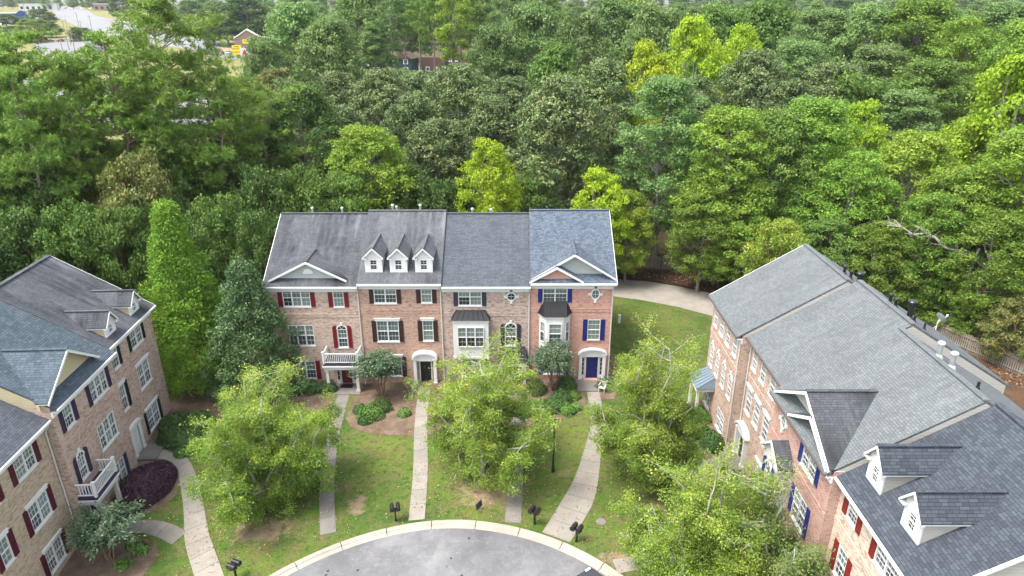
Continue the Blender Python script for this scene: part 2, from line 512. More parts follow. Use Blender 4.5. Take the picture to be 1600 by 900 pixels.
# driveway behind the rows
drive_near = [(-40, 68), (-10, 69.5), (9, 71.3), (11, 71.6), (14.6, 71.2), (18.5, 69.2), (21.5, 67), (26, 62.5), (29.8, 56), (31.8, 48), (32.2, 38), (32.2, 10)]
drive_far = [(38.2, 10), (38.2, 44), (37.4, 52), (34.2, 60), (29, 67.5), (23.4, 72.9), (19.8, 75.2), (16.4, 76.8), (12.9, 77.2), (-40, 75)]
driveway = sheet('driveway', drive_near + drive_far, .02, M['concrete'])
sheet('repaired_slab', [(11.2, 74.2), (15.4, 73.4), (16.6, 75.2), (12, 76.6)], .032, M['concrete'], kind=None, parent=driveway)
litter = sheet('leaf_litter', [(9, 77.3), (12.9, 77.5), (16.4, 77.1), (19.8, 75.5), (23.4, 73.2), (29.2, 67.8), (34.5, 60.2), (37.7, 52), (38.5, 44), (38.5, 20), (70, 20), (70, 70), (44, 84), (9, 88)], .012, M['litter'])

# kerb ring of separate stones, with the gutter pan below
kerb = empty('kerb'); kerb['kind'] = 'structure'
ang = 2.0
while ang < 177:
    a1 = ang + 11.5
    mb = MB()
    n = 6
    prof = [(RIN, -.128), (RIN + .02, -.115), (RIN + .30, -.095), (RIN + .36, -.01), (RIN + .42, .012), (ROUT + .02, .014)]
    rows = []
    for i in range(n + 1):
        t = rad(ang + .10 + (11.5 - .2) * i / n)
        ring = []
        for r, z in prof:
            x, y = CX + r * math.cos(t), CY + r * math.sin(t)
            ring.append((x, y, gz(x, y) + z))
        x, y = CX + (ROUT + .02) * math.cos(t), CY + (ROUT + .02) * math.sin(t)
        ring.append((x, y, gz(x, y) - .2))
        ring.append((CX + RIN * math.cos(t), CY + RIN * math.sin(t), gz(x, y) - .2))
        rows.append(ring)
    for i in range(n):
        for k in range(len(rows[0])):
            j = (k + 1) % len(rows[0])
            mb.poly([rows[i][k], rows[i][j], rows[i + 1][j], rows[i + 1][k]])
    mb.poly(rows[0]); mb.poly(list(reversed(rows[-1])))
    mb.build('kerb_stone', M['kerb'], kerb)
    ang = a1

def path(pts, step=1.45, mat='concrete'):
    """pts: (x, y, width) along the centre line; every slab is a piece of its own."""
    P = [Vector((p[0], p[1])) for p in pts]; W = [p[2] for p in pts]
    # resample with catmull-rom
    dense = []
    for i in range(len(P) - 1):
        p0, p1, p2, p3 = P[max(i - 1, 0)], P[i], P[i + 1], P[min(i + 2, len(P) - 1)]
        for k in range(12):
            t = k / 12
            q = .5 * ((2 * p1) + (p2 - p0) * t + (2 * p0 - 5 * p1 + 4 * p2 - p3) * t * t + (3 * p1 - p0 - 3 * p2 + p3) * t ** 3)
            dense.append((q, W[i] + (W[i + 1] - W[i]) * t))
    dense.append((P[-1], W[-1]))
    d = [0]
    for i in range(1, len(dense)): d.append(d[-1] + (dense[i][0] - dense[i - 1][0]).length)
    L = d[-1]; n = max(1, round(L / step))
    def at(s):
        s = min(max(s, 0), L)
        for i in range(1, len(d)):
            if d[i] >= s - 1e-9:
                t = (s - d[i - 1]) / max(d[i] - d[i - 1], 1e-9)
                q = dense[i - 1][0].lerp(dense[i][0], t); w = dense[i - 1][1] + (dense[i][1] - dense[i - 1][1]) * t
                dr = (dense[min(i + 1, len(d) - 1)][0] - dense[max(i - 2, 0)][0]).normalized()
                return q, w, Vector((-dr.y, dr.x))
    root = empty('path', (0, 0, 0)); root['kind'] = 'structure'
    base = MB()
    for i in range(n):
        s0, s1 = L * i / n + .012, L * (i + 1) / n - .012
        mb = MB(); rows = []
        for k in range(4):
            q, w, nn = at(s0 + (s1 - s0) * k / 3)
            a, b = q - nn * w / 2, q + nn * w / 2
            za, zb = gz(a.x, a.y), gz(b.x, b.y)
            rows.append([(a.x, a.y, za - .08), (b.x, b.y, zb - .08), (b.x, b.y, zb + .034), (a.x, a.y, za + .034)])
        for k in range(3):
            for c in range(4):
                e = (c + 1) % 4
                mb.poly([rows[k][c], rows[k][e], rows[k + 1][e], rows[k + 1][c]])
        mb.poly(rows[0]); mb.poly(rows[-1][::-1])
        mb.build('paving_slab', M[mat], root)
    for i in range(n * 2):
        q0, w0, n0 = at(L * i / n / 2); q1, w1, n1 = at(L * (i + 1) / n / 2)
        pp = [q0 - n0 * w0 * .49, q0 + n0 * w0 * .49, q1 + n1 * w1 * .49, q1 - n1 * w1 * .49]
        base.poly([(p.x, p.y, gz(p.x, p.y) + .010) for p in pp])
    base.build('joint_bed', M['joint'], root)
    return root

path([(-14.6, 51.0, 1.0), (-14.35, 48, 1.0), (-13.95, 44.1, 1.0), (-13.0, 38.8, 1.0), (-11.75, 34.1, 1.0)], 1.5, 'concrete_dark')
path([(-7.65, 51.6, 1.0), (-7.3, 46.3, 1.0), (-6.55, 39.8, 1.05), (-6.2, 35.0, 1.05)], 1.5)
path([(.15, 51.6, 1.0), (.35, 46, 1.0), (.3, 40.3, 1.0), (0.05, 34.6, 1.05)], 1.5, 'concrete_dark')
path([(6.95, 50.5, 1.05), (6.85, 46, 1.1), (6.1, 42.6, 1.2), (5.3, 39.2, 1.6), (4.4, 36.6, 2.0), (2.75, 33.3, 1.9)], 1.4)
path([(6.1, 30.9, 1.1), (7.6, 31.25, 1.0), (10, 32.2, 1.0), (14.5, 33.6, 1.0)], 1.4)
path([(12.4, 36.5, 1.0), (13.3, 39, 1.0), (14.2, 40.9, 1.0), (15.6, 41.6, 1.2)], 1.4)
path([(-26.9, 42.7, 1.0), (-25.4, 42.4, 1.0), (-24.0, 41.0, 1.05), (-22.0, 37.6, 1.25), (-20.6, 34.8, 1.45), (-19.4, 32.9, 1.5), (-17.2, 29.6, 1.45)], 1.35, 'concrete')
path([(-26.2, 35.5, 1.1), (-24.3, 35.6, 1.15), (-22.9, 35.25, 1.2), (-21.6, 34.6, 1.2)], 1.4, 'concrete_dark')

# ------------------------------------------------------------------ town houses
OV, DEPTH, SLOPE = .4, 13.1, .615
CACHE = {}
def cached(key, fn):
    if key not in CACHE: CACHE[key] = fn()
    return CACHE[key]
rng = random.Random(5)

def arch_pts(x0, x1, z0, n=10, h=None):
    c, r = (x0 + x1) / 2, (x1 - x0) / 2
    h = r if h is None else h
    return [(c + r * math.cos(math.pi * i / n), z0 + h * math.sin(math.pi * i / n)) for i in range(n + 1)]

def window_mesh(w, h, n):
    def mk():
        b = MB(); fw = .055
        b.box(0, w, -.045, .05, 0, fw); b.box(0, w, -.045, .05, h - fw, h)
        b.box(0, fw, -.045, .05, fw, h - fw); b.box(w - fw, w, -.045, .05, fw, h - fw)
        cw = w / n
        for i in range(1, n): b.box(i * cw - .05, i * cw + .05, -.05, .05, fw, h - fw)
        for i in range(n):
            a, c = i * cw + (.05 if i else fw), (i + 1) * cw - (.05 if i < n - 1 else fw)
            b.box(a, c, -.03, .05, h * .5 - .03, h * .5 + .03)
            for s in (0, 1):
                z0, z1 = (fw, h * .5 - .03) if s == 0 else (h * .5 + .03, h - fw)
                yy = .012 if s == 0 else 0.0
                b.box(a, c, yy + .0, yy + .03, (z0 + z1) / 2 - .0065, (z0 + z1) / 2 + .0065)
                m = 2 if cw < .8 else 3
                for k in range(1, m):
                    xx = a + (c - a) * k / m
                    b.box(xx - .0065, xx + .0065, yy + .001, yy + .031, z0, z1)
        return b.mesh('window', M['white'])
    return cached(('win', round(w, 2), round(h, 2), n), mk)

def pane_mesh(w, h, mat):
    return cached(('pane', round(w, 2), round(h, 2), mat), lambda: MB().box(0, w, 0, .02, 0, h).mesh('pane', M[mat]))

def shutter_mesh(w, h, mat, arched=0):
    def mk():
        b = MB()
        b.box(0, w, -.02, .0, 0, h)
        for x0, x1 in ((0, .05), (w - .05, w)): b.box(x0, x1, -.045, -.02, 0, h)
        for z in (0, h * .46, h - .07): b.box(.05, w - .05, -.045, -.02, z, z + .07)
        z = .10
        while z < h - .08:
            if abs(z - h * .48) > .08: b.box(.05, w - .05, -.035, -.02, z, z + .03)
            z += .09
        if arched:
            pts = [(0, h), (w, h)]
            pts = [(0, h), (w, h)] + ([(w * .85, h + w * .28), (w * .6, h + w * .46), (w * .25, h + w * .55), (0, h + w * .58)] if arched == 1 else [(w, h + w * .58), (w * .75, h + w * .55), (w * .4, h + w * .46), (w * .15, h + w * .28)])
            b.prism(pts, 'y', -.045, 0)
        return b.mesh('shutter', M[mat])
    return cached(('sh', round(w, 2), round(h, 2), mat, arched), mk)

class House:
    def __init__(s, label, loc, rz, W, ze, brick, roof, shut, base=-.9, end0=False, end1=False, side='sid_yellow', door=None, trim='white', group=None, belt=6.3):
        s.root = empty('townhouse', (loc[0], loc[1], 0), rz)
        tag(s.root, label, 'townhouse', group)
        s.W, s.ze, s.brick, s.roofm, s.shut, s.base = W, ze, brick, roof, shut, base
        s.end0, s.end1, s.side, s.belt = end0, end1, side, belt
        s.open = []
    def rz(s, y):                                   # front slope height at y
        return s.ze + SLOPE * (y + OV)
    def ry(s, z):
        return (z - s.ze) / SLOPE - OV
    def win(s, x0, x1, z0, z1, n=1, sh='', head=False, y=0.0, hole=True, sill=True, sw=None, kinds=None, parent=None):
        if hole: s.open.append((x0, x1, z0, z1))
        w, h = x1 - x0, z1 - z0
        par = parent or s.root
        o = link('window', window_mesh(w, h, n), par, (x0, y + .03, z0))
        cw = w / n
        base = rng.random()
        for i in range(n):
            for up in (0, 1):
                r = rng.random()
                mt = ('pane_blind' if r < .55 else 'pane_curtain') if up else ('pane_screen' if r < .6 else ('pane_dark' if r < .85 else 'pane_blind'))
                if kinds: mt = kinds[up]
                g = link('pane', pane_mesh(cw - .08, h / 2 - .06, mt), o if parent is None else par,
                         (i * cw + .04, .03 + (.0 if up else .012), h / 2 + .005 if up else .05) if parent is None else
                         (x0 + i * cw + .04, y + .06, z0 + (h / 2 + .005 if up else .05)))
        if parent is None:
            if sill: MB().box(-.06, w + .06, -.10, .03, -.09, -.002).build('sill', M[s.brick] if sill == 'brick' else M['white2'], o)
            if head: MB().box(-.12, w + .12, -.12, .0, h + .003, h + .20).box(-.16, w + .16, -.16, .0, h + .20, h + .26).build('header', M['white'], o)
        if sw is None: sw = .38
        for k in sh:
            x = x0 - sw - .03 if k == 'l' else x1 + .03
            link('shutter', shutter_mesh(sw, h + .06, s.shut), par, (x, y - .003, z0 - .03))
        return o
    def archwin(s, x0, x1, z0, z1, sh='', y=0.0, hole=True, parent=None, half=.42):
        r = (x1 - x0) / 2; zs = z1 - r * .95
        o = s.win(x0, x1, z0, zs, 1, '', y=y, hole=hole, sill=True) if parent is None else s.win(x0, x1, z0, zs, 1, '', y=y, hole=False, sill=False, parent=parent)
        w = x1 - x0; h = zs - z0
        b = MB(); n = 12
        po = arch_pts(-.05, w + .05, h, n, r * .95 + .05); pi = arch_pts(.05, w - .05, h, n, r * .95 - .05)
        for i in range(n):
            a, c, d, e = po[i], po[i + 1], pi[i + 1], pi[i]
            b.hexa([(a[0], .02, a[1]), (c[0], .02, c[1]), (d[0], .02, d[1]), (e[0], .02, e[1]),
                    (a[0], -.085, a[1]), (c[0], -.085, c[1]), (d[0], -.085, d[1]), (e[0], -.085, e[1])])
        for t in (.33, .67):
            a = math.pi * t
            b.beam((w / 2, -.05, h), (w / 2 + (r - .06) * math.cos(a), -.05, h + (r - .06) * .95 * math.sin(a)), .025, .03, (0, 1, 0))
        b.box(w / 2 - .10, w / 2 + .10, -.12, .0, h + r * .95 + .02, h + r * .95 + .26)
        if parent is None:
            b.build('arch_frame', M['white'], o)
            MB().prism(arch_pts(.03, w - .03, h, n, r * .95 - .03), 'y', -.035, -.02).build('fanlight_pane', M['pane_dark'], o)
        else:
            b.build('arch_frame', M['white'], parent, loc=(x0, y, z0))
            MB().prism(arch_pts(.03, w - .03, h, n, r * .95 - .03), 'y', -.035, -.02).build('fanlight_pane', M['pane_dark'], parent, loc=(x0, y, z0))
        sw = .34
        for k in sh:
            x = x0 - sw - .06 if k == 'l' else x1 + .06
            link('shutter', shutter_mesh(sw, h + r * .5, s.shut, 2 if k == 'l' else 1), parent or s.root, (x, y - .003, z0 - .03))
        return o
    def oval(s, xc, zc, rx, rzz):
        b = MB(); n = 28
        for i in range(n):
            q = []
            for k, sc in ((i, 1.0), (i + 1, 1.0), (i + 1, .78), (i, .78)):
                t = 2 * math.pi * k / n
                q.append((rx * sc * math.cos(t), rzz * sc * math.sin(t)))
            b.hexa([(p[0], .01, p[1]) for p in q] + [(p[0], -.07, p[1]) for p in q])
        for dx, dz in ((0, 1), (0, -1), (1, 0), (-1, 0)):
            cx, cz = dx * (rx + .10), dz * (rzz + .10)
            b.box(cx - (.13 if dx else .10), cx + (.13 if dx else .10), -.10, 0, cz - (.13 if dz else .09), cz + (.13 if dz else .09))
        b.box(-.012, .012, -.045, -.02, -rzz * .78, rzz * .78); b.box(-rx * .78, rx * .78, -.046, -.021, -.012, .012)
        o = b.build('round_window', M['white'], s.root, loc=(xc, 0, zc))
        MB().prism([(rx * .8 * math.cos(2 * math.pi * i / n), rzz * .8 * math.sin(2 * math.pi * i / n)) for i in range(n)], 'y', -.018, -.004).build('pane', M['pane_dark'] if rx == rzz else M['pane_curtain'], o)
    def door(s, x0, x1, z0, z1, mat, sidelights='', hole=True, surround=None):
        h = z1 - z0; w = x1 - x0
        if hole: s.open.append((x0 - .02, x1 + .02, z0 - .02, z1 + .02))
        b = MB()
        b.box(0, w, .05, .10, 0, h)
        for i, (pz0, pz1) in enumerate(((.12, .38), (.44, .72), (.78, .94))):
            for k in (0, 1):
                b.box(w * (.12 + .41 * k), w * (.47 + .41 * k), .03, .05, h * pz0, h * pz1)
        o = b.build('door', M[mat], s.root, loc=(x0, 0, z0))
        MB().tube([(w * .9, .0, h * .47), (w * .9, .05, h * .47)], .035, 8).build('handle', M['brass'], o)
        f = MB()
        f.box(x0 - .10, x0 - .02, -.05, .06, z0, z1 + .10).box(x1 + .02, x1 + .10, -.05, .06, z0, z1 + .10).box(x0 - .02, x1 + .02, -.05, .06, z1 + .02, z1 + .10)
        f.build('door_frame', M['white'], s.root)
        for k in sidelights:
            a = x0 - .44 if k == 'l' else x1 + .14
            g = MB().box(a, a + .30, -.045, .0, z0, z0 + .35).box(a, a + .30, -.045, .0, z1 - .05, z1 + .10).box(a, a + .06, -.045, .0, z0 + .35, z1 - .05).box(a + .24, a + .30, -.045, 0, z0 + .35, z1 - .05)
            zz = z0 + .35
            for q in range(1, 4):
                zq = z0 + .35 + (h - .4) * q / 4
                g.box(a + .06, a + .24, -.04, .0, zq - .012, zq + .012)
            sd_ = g.build('sidelight', M['white'], s.root)
            MB().box(a + .05, a + .25, -.022, -.004, z0 + .33, z1 - .03).build('pane', M['pane_dark'], sd_)
        return o
    def portico(s, x0, x1, z0, z1, rise=.45, out=.16):
        """white door surround: pilasters and a low arched head"""
        b = MB(); n = 14
        pw = .26
        b.box(x0, x0 + pw, -out, 0, z0, z1).box(x1 - pw, x1, -out, 0, z0, z1)
        b.box(x0 - .04, x0 + pw + .04, -out - .04, 0, z0, z0 + .25).box(x1 - pw - .04, x1 + .04, -out - .04, 0, z0, z0 + .25)
        b.box(x0 - .05, x0 + pw + .05, -out - .05, 0, z1, z1 + .12).box(x1 - pw - .05, x1 + .05, -out - .05, 0, z1, z1 + .12)
        pts = [(x1 + .03, z1 + .12)] + arch_pts(x0 - .03, x1 + .03, z1 + .12, n, rise)[1:-1] + [(x0 - .03, z1 + .12)]
        b.prism(pts, 'y', -out + .02, 0)
        po = arch_pts(x0 - .12, x1 + .12, z1 + .12, n, rise + .14); pi = arch_pts(x0 + .02, x1 - .02, z1 + .12, n, rise)
        for i in range(n):
            a, c, d, e = po[i], po[i + 1], pi[i + 1], pi[i]
            b.hexa([(a[0], 0, a[1]), (c[0], 0, c[1]), (d[0], 0, d[1]), (e[0], 0, e[1]),
                    (a[0], -out - .12, a[1]), (c[0], -out - .12, c[1]), (d[0], -out - .12, d[1]), (e[0], -out - .12, e[1])])
        b.box(x0 + pw, x1 - pw, -out + .04, 0, z1 - .12, z1 + .12)
        b.build('door_surround', M['white'], s.root)
    def balcony(s, x0, x1, z, out, zg, deck='sh_slate'):
        b = MB().box(x0, x1, -out, -.005, z - .22, z)
        o = b.build('balcony', M[deck], s.root)
        t = MB().box(x0 - .06, x1 + .06, -out - .06, -.004, z - .34, z - .20)
        t.box(x0 + .03, x1 - .03, -out + .04, -.004, z - .60, z - .34)
        t.build('beam', M['white2'], o)
        def rail(p, q):
            r = MB()
            p, q = Vector(p), Vector(q)
            r.beam(p + Vector((0, 0, .95)), q + Vector((0, 0, .95)), .09, .07); r.beam(p + Vector((0, 0, .14)), q + Vector((0, 0, .14)), .07, .07)
            L = (q - p).length; n = int(L / .16)
            for i in range(1, n):
                c = p.lerp(q, i / n)
                r.box(c.x - .024, c.x + .024, c.y - .024, c.y + .024, c.z + .1, c.z + .95)
            r.build('railing', M['white'], o)
        a, c = x0 + .07, x1 - .07
        rail((a, -out + .07, z), (c, -out + .07, z)); rail((a, -.03, z), (a, -out + .07, z)); rail((c, -.03, z), (c, -out + .07, z))
        for x in (a, c):
            MB().box(x - .075, x + .075, -out, -out + .15, z, z + 1.08).box(x - .1, x + .1, -out - .025, -out + .175, z + 1.08, z + 1.14).build('newel_post', M['white'], o)
        for x in (x0 + .25, x1 - .25):
            y = -out + .22
            k = MB()
            k.box(x - .17, x + .17, y - .17, y + .17, zg - .1, zg + .22)
            k.hexa([(x - .135, y - .135, zg + .22), (x + .135, y - .135, zg + .22), (x + .135, y + .135, zg + .22), (x - .135, y + .135, zg + .22),
                    (x - .11, y - .11, z - .78), (x + .11, y - .11, z - .78), (x + .11, y + .11, z - .78), (x - .11, y + .11, z - .78)])
            k.box(x - .16, x + .16, y - .16, y + .16, z - .78, z - .60)
            k.build('column', M['cream'], o)
    def stoop(s, x0, x1, out, z, zg):
        MB().box(x0, x1, -out, -.003, zg - .25, z).build('stoop', M['concrete_dark'], s.root)
    def gable(s, xc, hw, zt, zb, yf, face_mat, face_y, fan=False, roofm=None, name='cross_gable', trim='white', drop=.16):
        """roof gable that runs back into the main slope"""
        rm = M[roofm or s.roofm]
        yb_t, yb_b = s.ry(zt) + .25, s.ry(zb) + .25
        b = MB(); th = .07
        for sx in (-1, 1):
            p = [(xc, yf, zt), (xc + sx * hw, yf, zb), (xc + sx * hw, max(yb_b, yf + .02), zb), (xc, yb_t, zt)]
            q = [(a[0], a[1], a[2] + th) for a in p]
            b.hexa(p + q)
        o = b.build(name, rm, s.root)
        r = MB()
        r.beam((xc, yf - .02, zt + th + .02), (xc, yb_t - .2, zt + th + .02), .26, .05)
        r.build('ridge_cap', rm, o)
        t = MB()
        for sx in (-1, 1):
            p0, p1 = (xc, zt), (xc + sx * hw, zb)
            t.hexa([(p0[0], yf - .05, p0[1] - drop), (p1[0], yf - .05, p1[1] - drop * .8), (p1[0], yf + .03, p1[1] - drop * .8), (p0[0], yf + .03, p0[1] - drop),
                    (p0[0], yf - .05, p0[1] + .045), (p1[0], yf - .05, p1[1] + .045), (p1[0], yf + .03, p1[1] + .045), (p0[0], yf + .03, p0[1] + .045)])
            # soffit
            t.hexa([(p0[0], yf + .03, p0[1] - .05), (p1[0], yf + .03, p1[1] - .05), (p1[0], face_y, p1[1] - .05), (p0[0], face_y, p0[1] - .05),
                    (p0[0], yf + .03, p0[1] - .005), (p1[0], yf + .03, p1[1] - .005), (p1[0], face_y, p1[1] - .005), (p0[0], face_y, p0[1] - .005)])
        t.build('rake_trim', M[trim], o)
        MB().prism([(xc - hw, zb - .45), (xc + hw, zb - .45), (xc + hw, zb - .04), (xc, zt - .04), (xc - hw, zb - .04)], 'y', face_y, face_y + .15).build('gable_wall', M[face_mat], o)
        if fan:
            zc = zb + (zt - zb) * .30
            MB().prism([(xc + .42, zc)] + arch_pts(xc - .42, xc + .42, zc, 10, .46)[1:-1] + [(xc - .42, zc)], 'y', face_y - .05, face_y + .01).build('fan_vent', M['white'], o)
        return o
    def dormer(s, xc, w, yf, zw, zt, wall='sid_cream', front='white', roofm=None):
        zb = s.rz(yf) - .05
        rm = M[roofm or s.roofm]
        h = w / 2
        yb = s.ry(zw) + .1
        f = MB()
        ww, wh = w * .42, (zw - zb) * .60
        wx0, wz0 = xc - ww / 2, zb + (zw - zb) * .17
        f.box(xc - h - .02, wx0, yf, yf + .08, zb, zw).box(wx0 + ww, xc + h + .02, yf, yf + .08, zb, zw)
        f.box(wx0, wx0 + ww, yf, yf + .08, zb, wz0).box(wx0, wx0 + ww, yf, yf + .08, wz0 + wh, zw)
        f.prism([(xc - h - .02, zw), (xc + h + .02, zw), (xc, zt - .03)], 'y', yf, yf + .08)
        o = f.build('dormer', M[front], s.root)
        for sx in (-1, 1):
            x = xc + sx * h
            MB().prism([(yf + .06, zb), (yb, zw), (yf + .06, zw)], 'x', x - .04 * (sx > 0), x + .04 * (sx < 0)).build('cheek', M[wall], o)
        s.win(wx0, wx0 + ww, wz0, wz0 + wh, 1, '', y=yf, hole=False, parent=o, kinds=('pane_dark', 'pane_dark'))
        r = MB(); e = .17; th = .06
        k = (zt - zw) / h
        yt = s.ry(zt) + .2
        ze_ = zw - k * e
        for sx in (-1, 1):
            p = [(xc, yf - .22, zt), (xc + sx * (h + e), yf - .22, ze_), (xc + sx * (h + e), s.ry(ze_) + .15, ze_), (xc, yt, zt)]
            r.hexa(p + [(a[0], a[1], a[2] + th) for a in p])
        r.beam((xc, yf - .24, zt + th + .015), (xc, yt - .2, zt + th + .015), .22, .045)
        r.build('dormer_roof', rm, o)
        t = MB()
        for sx in (-1, 1):
            p0, p1 = (xc, zt), (xc + sx * (h + e), ze_)
            t.hexa([(p0[0], yf - .26, p0[1] - .12), (p1[0], yf - .26, p1[1] - .10), (p1[0], yf - .20, p1[1] - .10), (p0[0], yf - .20, p0[1] - .12),
                    (p0[0], yf - .26, p0[1] + .035), (p1[0], yf - .26, p1[1] + .035), (p1[0], yf - .20, p1[1] + .035), (p0[0], yf - .20, p0[1] + .035)])
            x = xc + sx * (h + e - .03)
            t.box(min(x, x - sx * .14), max(x, x - sx * .14), yf - .2, s.ry(ze_) + .05, ze_ - .10, ze_ - .004)
            x2 = xc + sx * (h + e)
            t.box(min(x2, xc + sx * h * .72), max(x2, xc + sx * h * .72), yf - .22, yf + .0, ze_ - .12, ze_ - .02)
        t.build('trim', M['white'], o)
    def metal_hip(s, x0, x1, out, z0, z1, parent, inset=.42, bulge=0.0, mat='metal_roof'):
        b = MB()
        a = [(x0, -out, z0), (x1, -out, z0), (x1, -.002, z0), (x0, -.002, z0)]
        if bulge:
            c = [(x0 + bulge, -out, z0), (x1 - bulge, -out, z0), (x1, -.002, z0), (x0, -.002, z0)]
        else: c = a
        d = [(x0 + inset, -.10, z1), (x1 - inset, -.10, z1), (x1 - inset, -.002, z1), (x0 + inset, -.002, z1)]
        b.hexa(c + d)
        n = max(2, int((x1 - x0) / .42))
        for i in range(n + 1):
            t = i / n
            p = Vector(c[0]).lerp(Vector(c[1]), t); q = Vector(d[0]).lerp(Vector(d[1]), t)
            b.beam(p + Vector((0, -.01, .02)), q + Vector((0, -.01, .02)), .025, .05)
        for k in (0, 1):
            p = Vector(c[0] if k == 0 else c[1]); q = Vector(d[0] if k == 0 else d[1])
            for t in (.33, .66):
                e = p.lerp(Vector(c[3] if k == 0 else c[2]), t); f = q.lerp(Vector(d[3] if k == 0 else d[2]), t)
                b.beam(e + Vector((0, 0, .02)), f + Vector((0, 0, .02)), .02, .04)
        return b.build('bay_roof', M[mat], parent)
    def bay_box(s, x0, x1, out, z0, z1, zr, wins):
        b = MB().box(x0, x1, -out, -.003, z0, z1)
        b.box(x0 - .06, x1 + .06, -out - .06, -.003, z1 - .22, z1).box(x0 - .04, x1 + .04, -out - .04, -.003, z0 - .12, z0 + .06)
        o = b.build('bay_window', M['white2'], s.root)
        s.metal_hip(x0 - .14, x1 + .14, out + .14, z1, zr, o)
        wx0, wx1, wz0, wz1, n = wins
        s.win(wx0, wx1, wz0, wz1, n, '', y=-out - .095, hole=False, parent=o)
    def bay_canted(s, x0, x1, out, z0, z1, zr, cw):
        c = .62
        pl = [(x0, -.003), (x0 + c, -out), (x1 - c, -out), (x1, -.003)]
        b = MB().prism([pl[0], pl[1], pl[2], pl[3]], 'z', z0, z1)
        b.prism([(x0 - .07, -.004), (x0 + c - .03, -out - .06), (x1 - c + .03, -out - .06), (x1 + .07, -.004)], 'z', z1 - .24, z1 - .02)
        b.prism([(x0 + .3, -.004), (x0 + c + .1, -out * .6), (x1 - c - .1, -out * .6), (x1 - .3, -.004)], 'z', z0 - .35, z0)
        o = b.build('bay_window', M['white2'], s.root)
        s.metal_hip(x0 - .16, x1 + .16, out + .14, z1 - .02, zr, o, .5, c - .1)
        s.win(x0 + c + .16, x1 - c - .16, cw[0], cw[1], 1, '', y=-out - .095, hole=False, parent=o)
        L = math.hypot(c, out)
        for k in (0, 1):
            e = link('side_window', window_mesh(L * .55, cw[1] - cw[0], 1), o)
            an = math.atan2(out, c)
            if k == 0:
                e.location = (x0 + c * .22 - .045 * math.sin(an), -out * .22 - .045 * math.cos(an), cw[0]); e.rotation_euler = (0, 0, -an)
            else:
                e.location = (x1 - c * .78 + .045 * math.sin(an), -out * .78 - .045 * math.cos(an), cw[0]); e.rotation_euler = (0, 0, an)
            for up in (0, 1):
                g = link('pane', pane_mesh(L * .55 - .08, (cw[1] - cw[0]) / 2 - .06, 'pane_blind' if up else 'pane_dark'), o)
                h = cw[1] - cw[0]
                off = Matrix.Rotation(-an if k == 0 else an, 3, 'Z') @ Vector((.04, .018, (h / 2 + .005) if up else .05))
                g.location = e.location + off; g.rotation_euler = e.rotation_euler
    def canopy(s, x0, x1, out, z0, z1, zg, mat='metal_roof', columns=True):
        b = MB().box(x0 + .1, x1 - .1, -out + .05, -.003, z0 - .30, z0 - .003)
        o = b.build('door_canopy', M['white'], s.root)
        s.metal_hip(x0, x1, out, z0, z1, o, .3, mat=mat)
        if columns:
            for x in (x0 + .3, x1 - .3):
                MB().box(x - .10, x + .10, -out + .15, -out + .35, zg - .1, z0 - .30).box(x - .14, x + .14, -out + .11, -out + .39, zg - .1, zg + .2).build('column', M['white'], o)
    def downspout(s, x, zg, mat='gutter', kink=True):
        y = -.08
        pts = [(x, -OV + .02, s.ze - .12), (x, -OV + .06, s.ze - .35), (x, y, s.ze - .75), (x, y, 3.2), (x + (.02 if kink else 0), y, 3.0), (x, y, zg + .35), (x, y - .25, zg + .12)]
        MB().tube(pts, .055, 6).build('downspout', M[mat], s.root)
    def vent(s, x, y, h=.55, r=.09, mat='galv', cap=True):
        z = s.ze + SLOPE * ((DEPTH + OV - y) if y > DEPTH / 2 else (y + OV))
        p = [(r * 2.1, -.12), (r * 1.6, .05), (r, .14), (r, h)]
        if cap: p += [(r * 1.6, h), (r * 1.6, h + .10), (r * 1.2, h + .17), (.001, h + .18)]
        else: p += [(.001, h)]
        MB().lathe(p, 12, (x, y, z)).build('roof_vent', M[mat], s.root, smooth=False)
    def finish(s, gutter='white'):
        W, ze, base = s.W, s.ze, s.base
        zr = ze + SLOPE * (DEPTH / 2 + OV)
        zt = ze - .02 + SLOPE * (OV - .02) - .12       # top of the front wall
        xs = sorted(set([0, W] + [round(v, 4) for o in s.open for v in o[:2]]))
        zs = sorted(set([base, s.belt, s.belt + .34, zt] + [round(v, 4) for o in s.open for v in o[2:]]))
        b = MB()
        for i in range(len(xs) - 1):
            for j in range(len(zs) - 1):
                cx, cz = (xs[i] + xs[i + 1]) / 2, (zs[j] + zs[j + 1]) / 2
                if any(o[0] < cx < o[1] and o[2] < cz < o[3] for o in s.open): continue
                b.poly([(xs[i], 0, zs[j]), (xs[i + 1], 0, zs[j]), (xs[i + 1], 0, zs[j + 1]), (xs[i], 0, zs[j + 1])])
        for (x0, x1, z0, z1) in s.open:
            b.poly([(x0, 0, z0), (x0, .16, z0), (x0, .16, z1), (x0, 0, z1)]); b.poly([(x1, 0, z0), (x1, 0, z1), (x1, .16, z1), (x1, .16, z0)])
            b.poly([(x0, 0, z1), (x0, .16, z1), (x1, .16, z1), (x1, 0, z1)]); b.poly([(x0, 0, z0), (x1, 0, z0), (x1, .16, z0), (x0, .16, z0)])
            b.poly([(x0, .16, z0), (x1, .16, z0), (x1, .16, z1), (x0, .16, z1)])
        # returns of the front wall, then the sides and the back
        b.poly([(0, 0, base), (0, 0, zt), (0, 1.4, zt), (0, 1.4, base)]); b.poly([(W, 0, base), (W, 1.4, base), (W, 1.4, zt), (W, 0, zt)])
        wall = b.build('wall', M[s.brick], s.root)
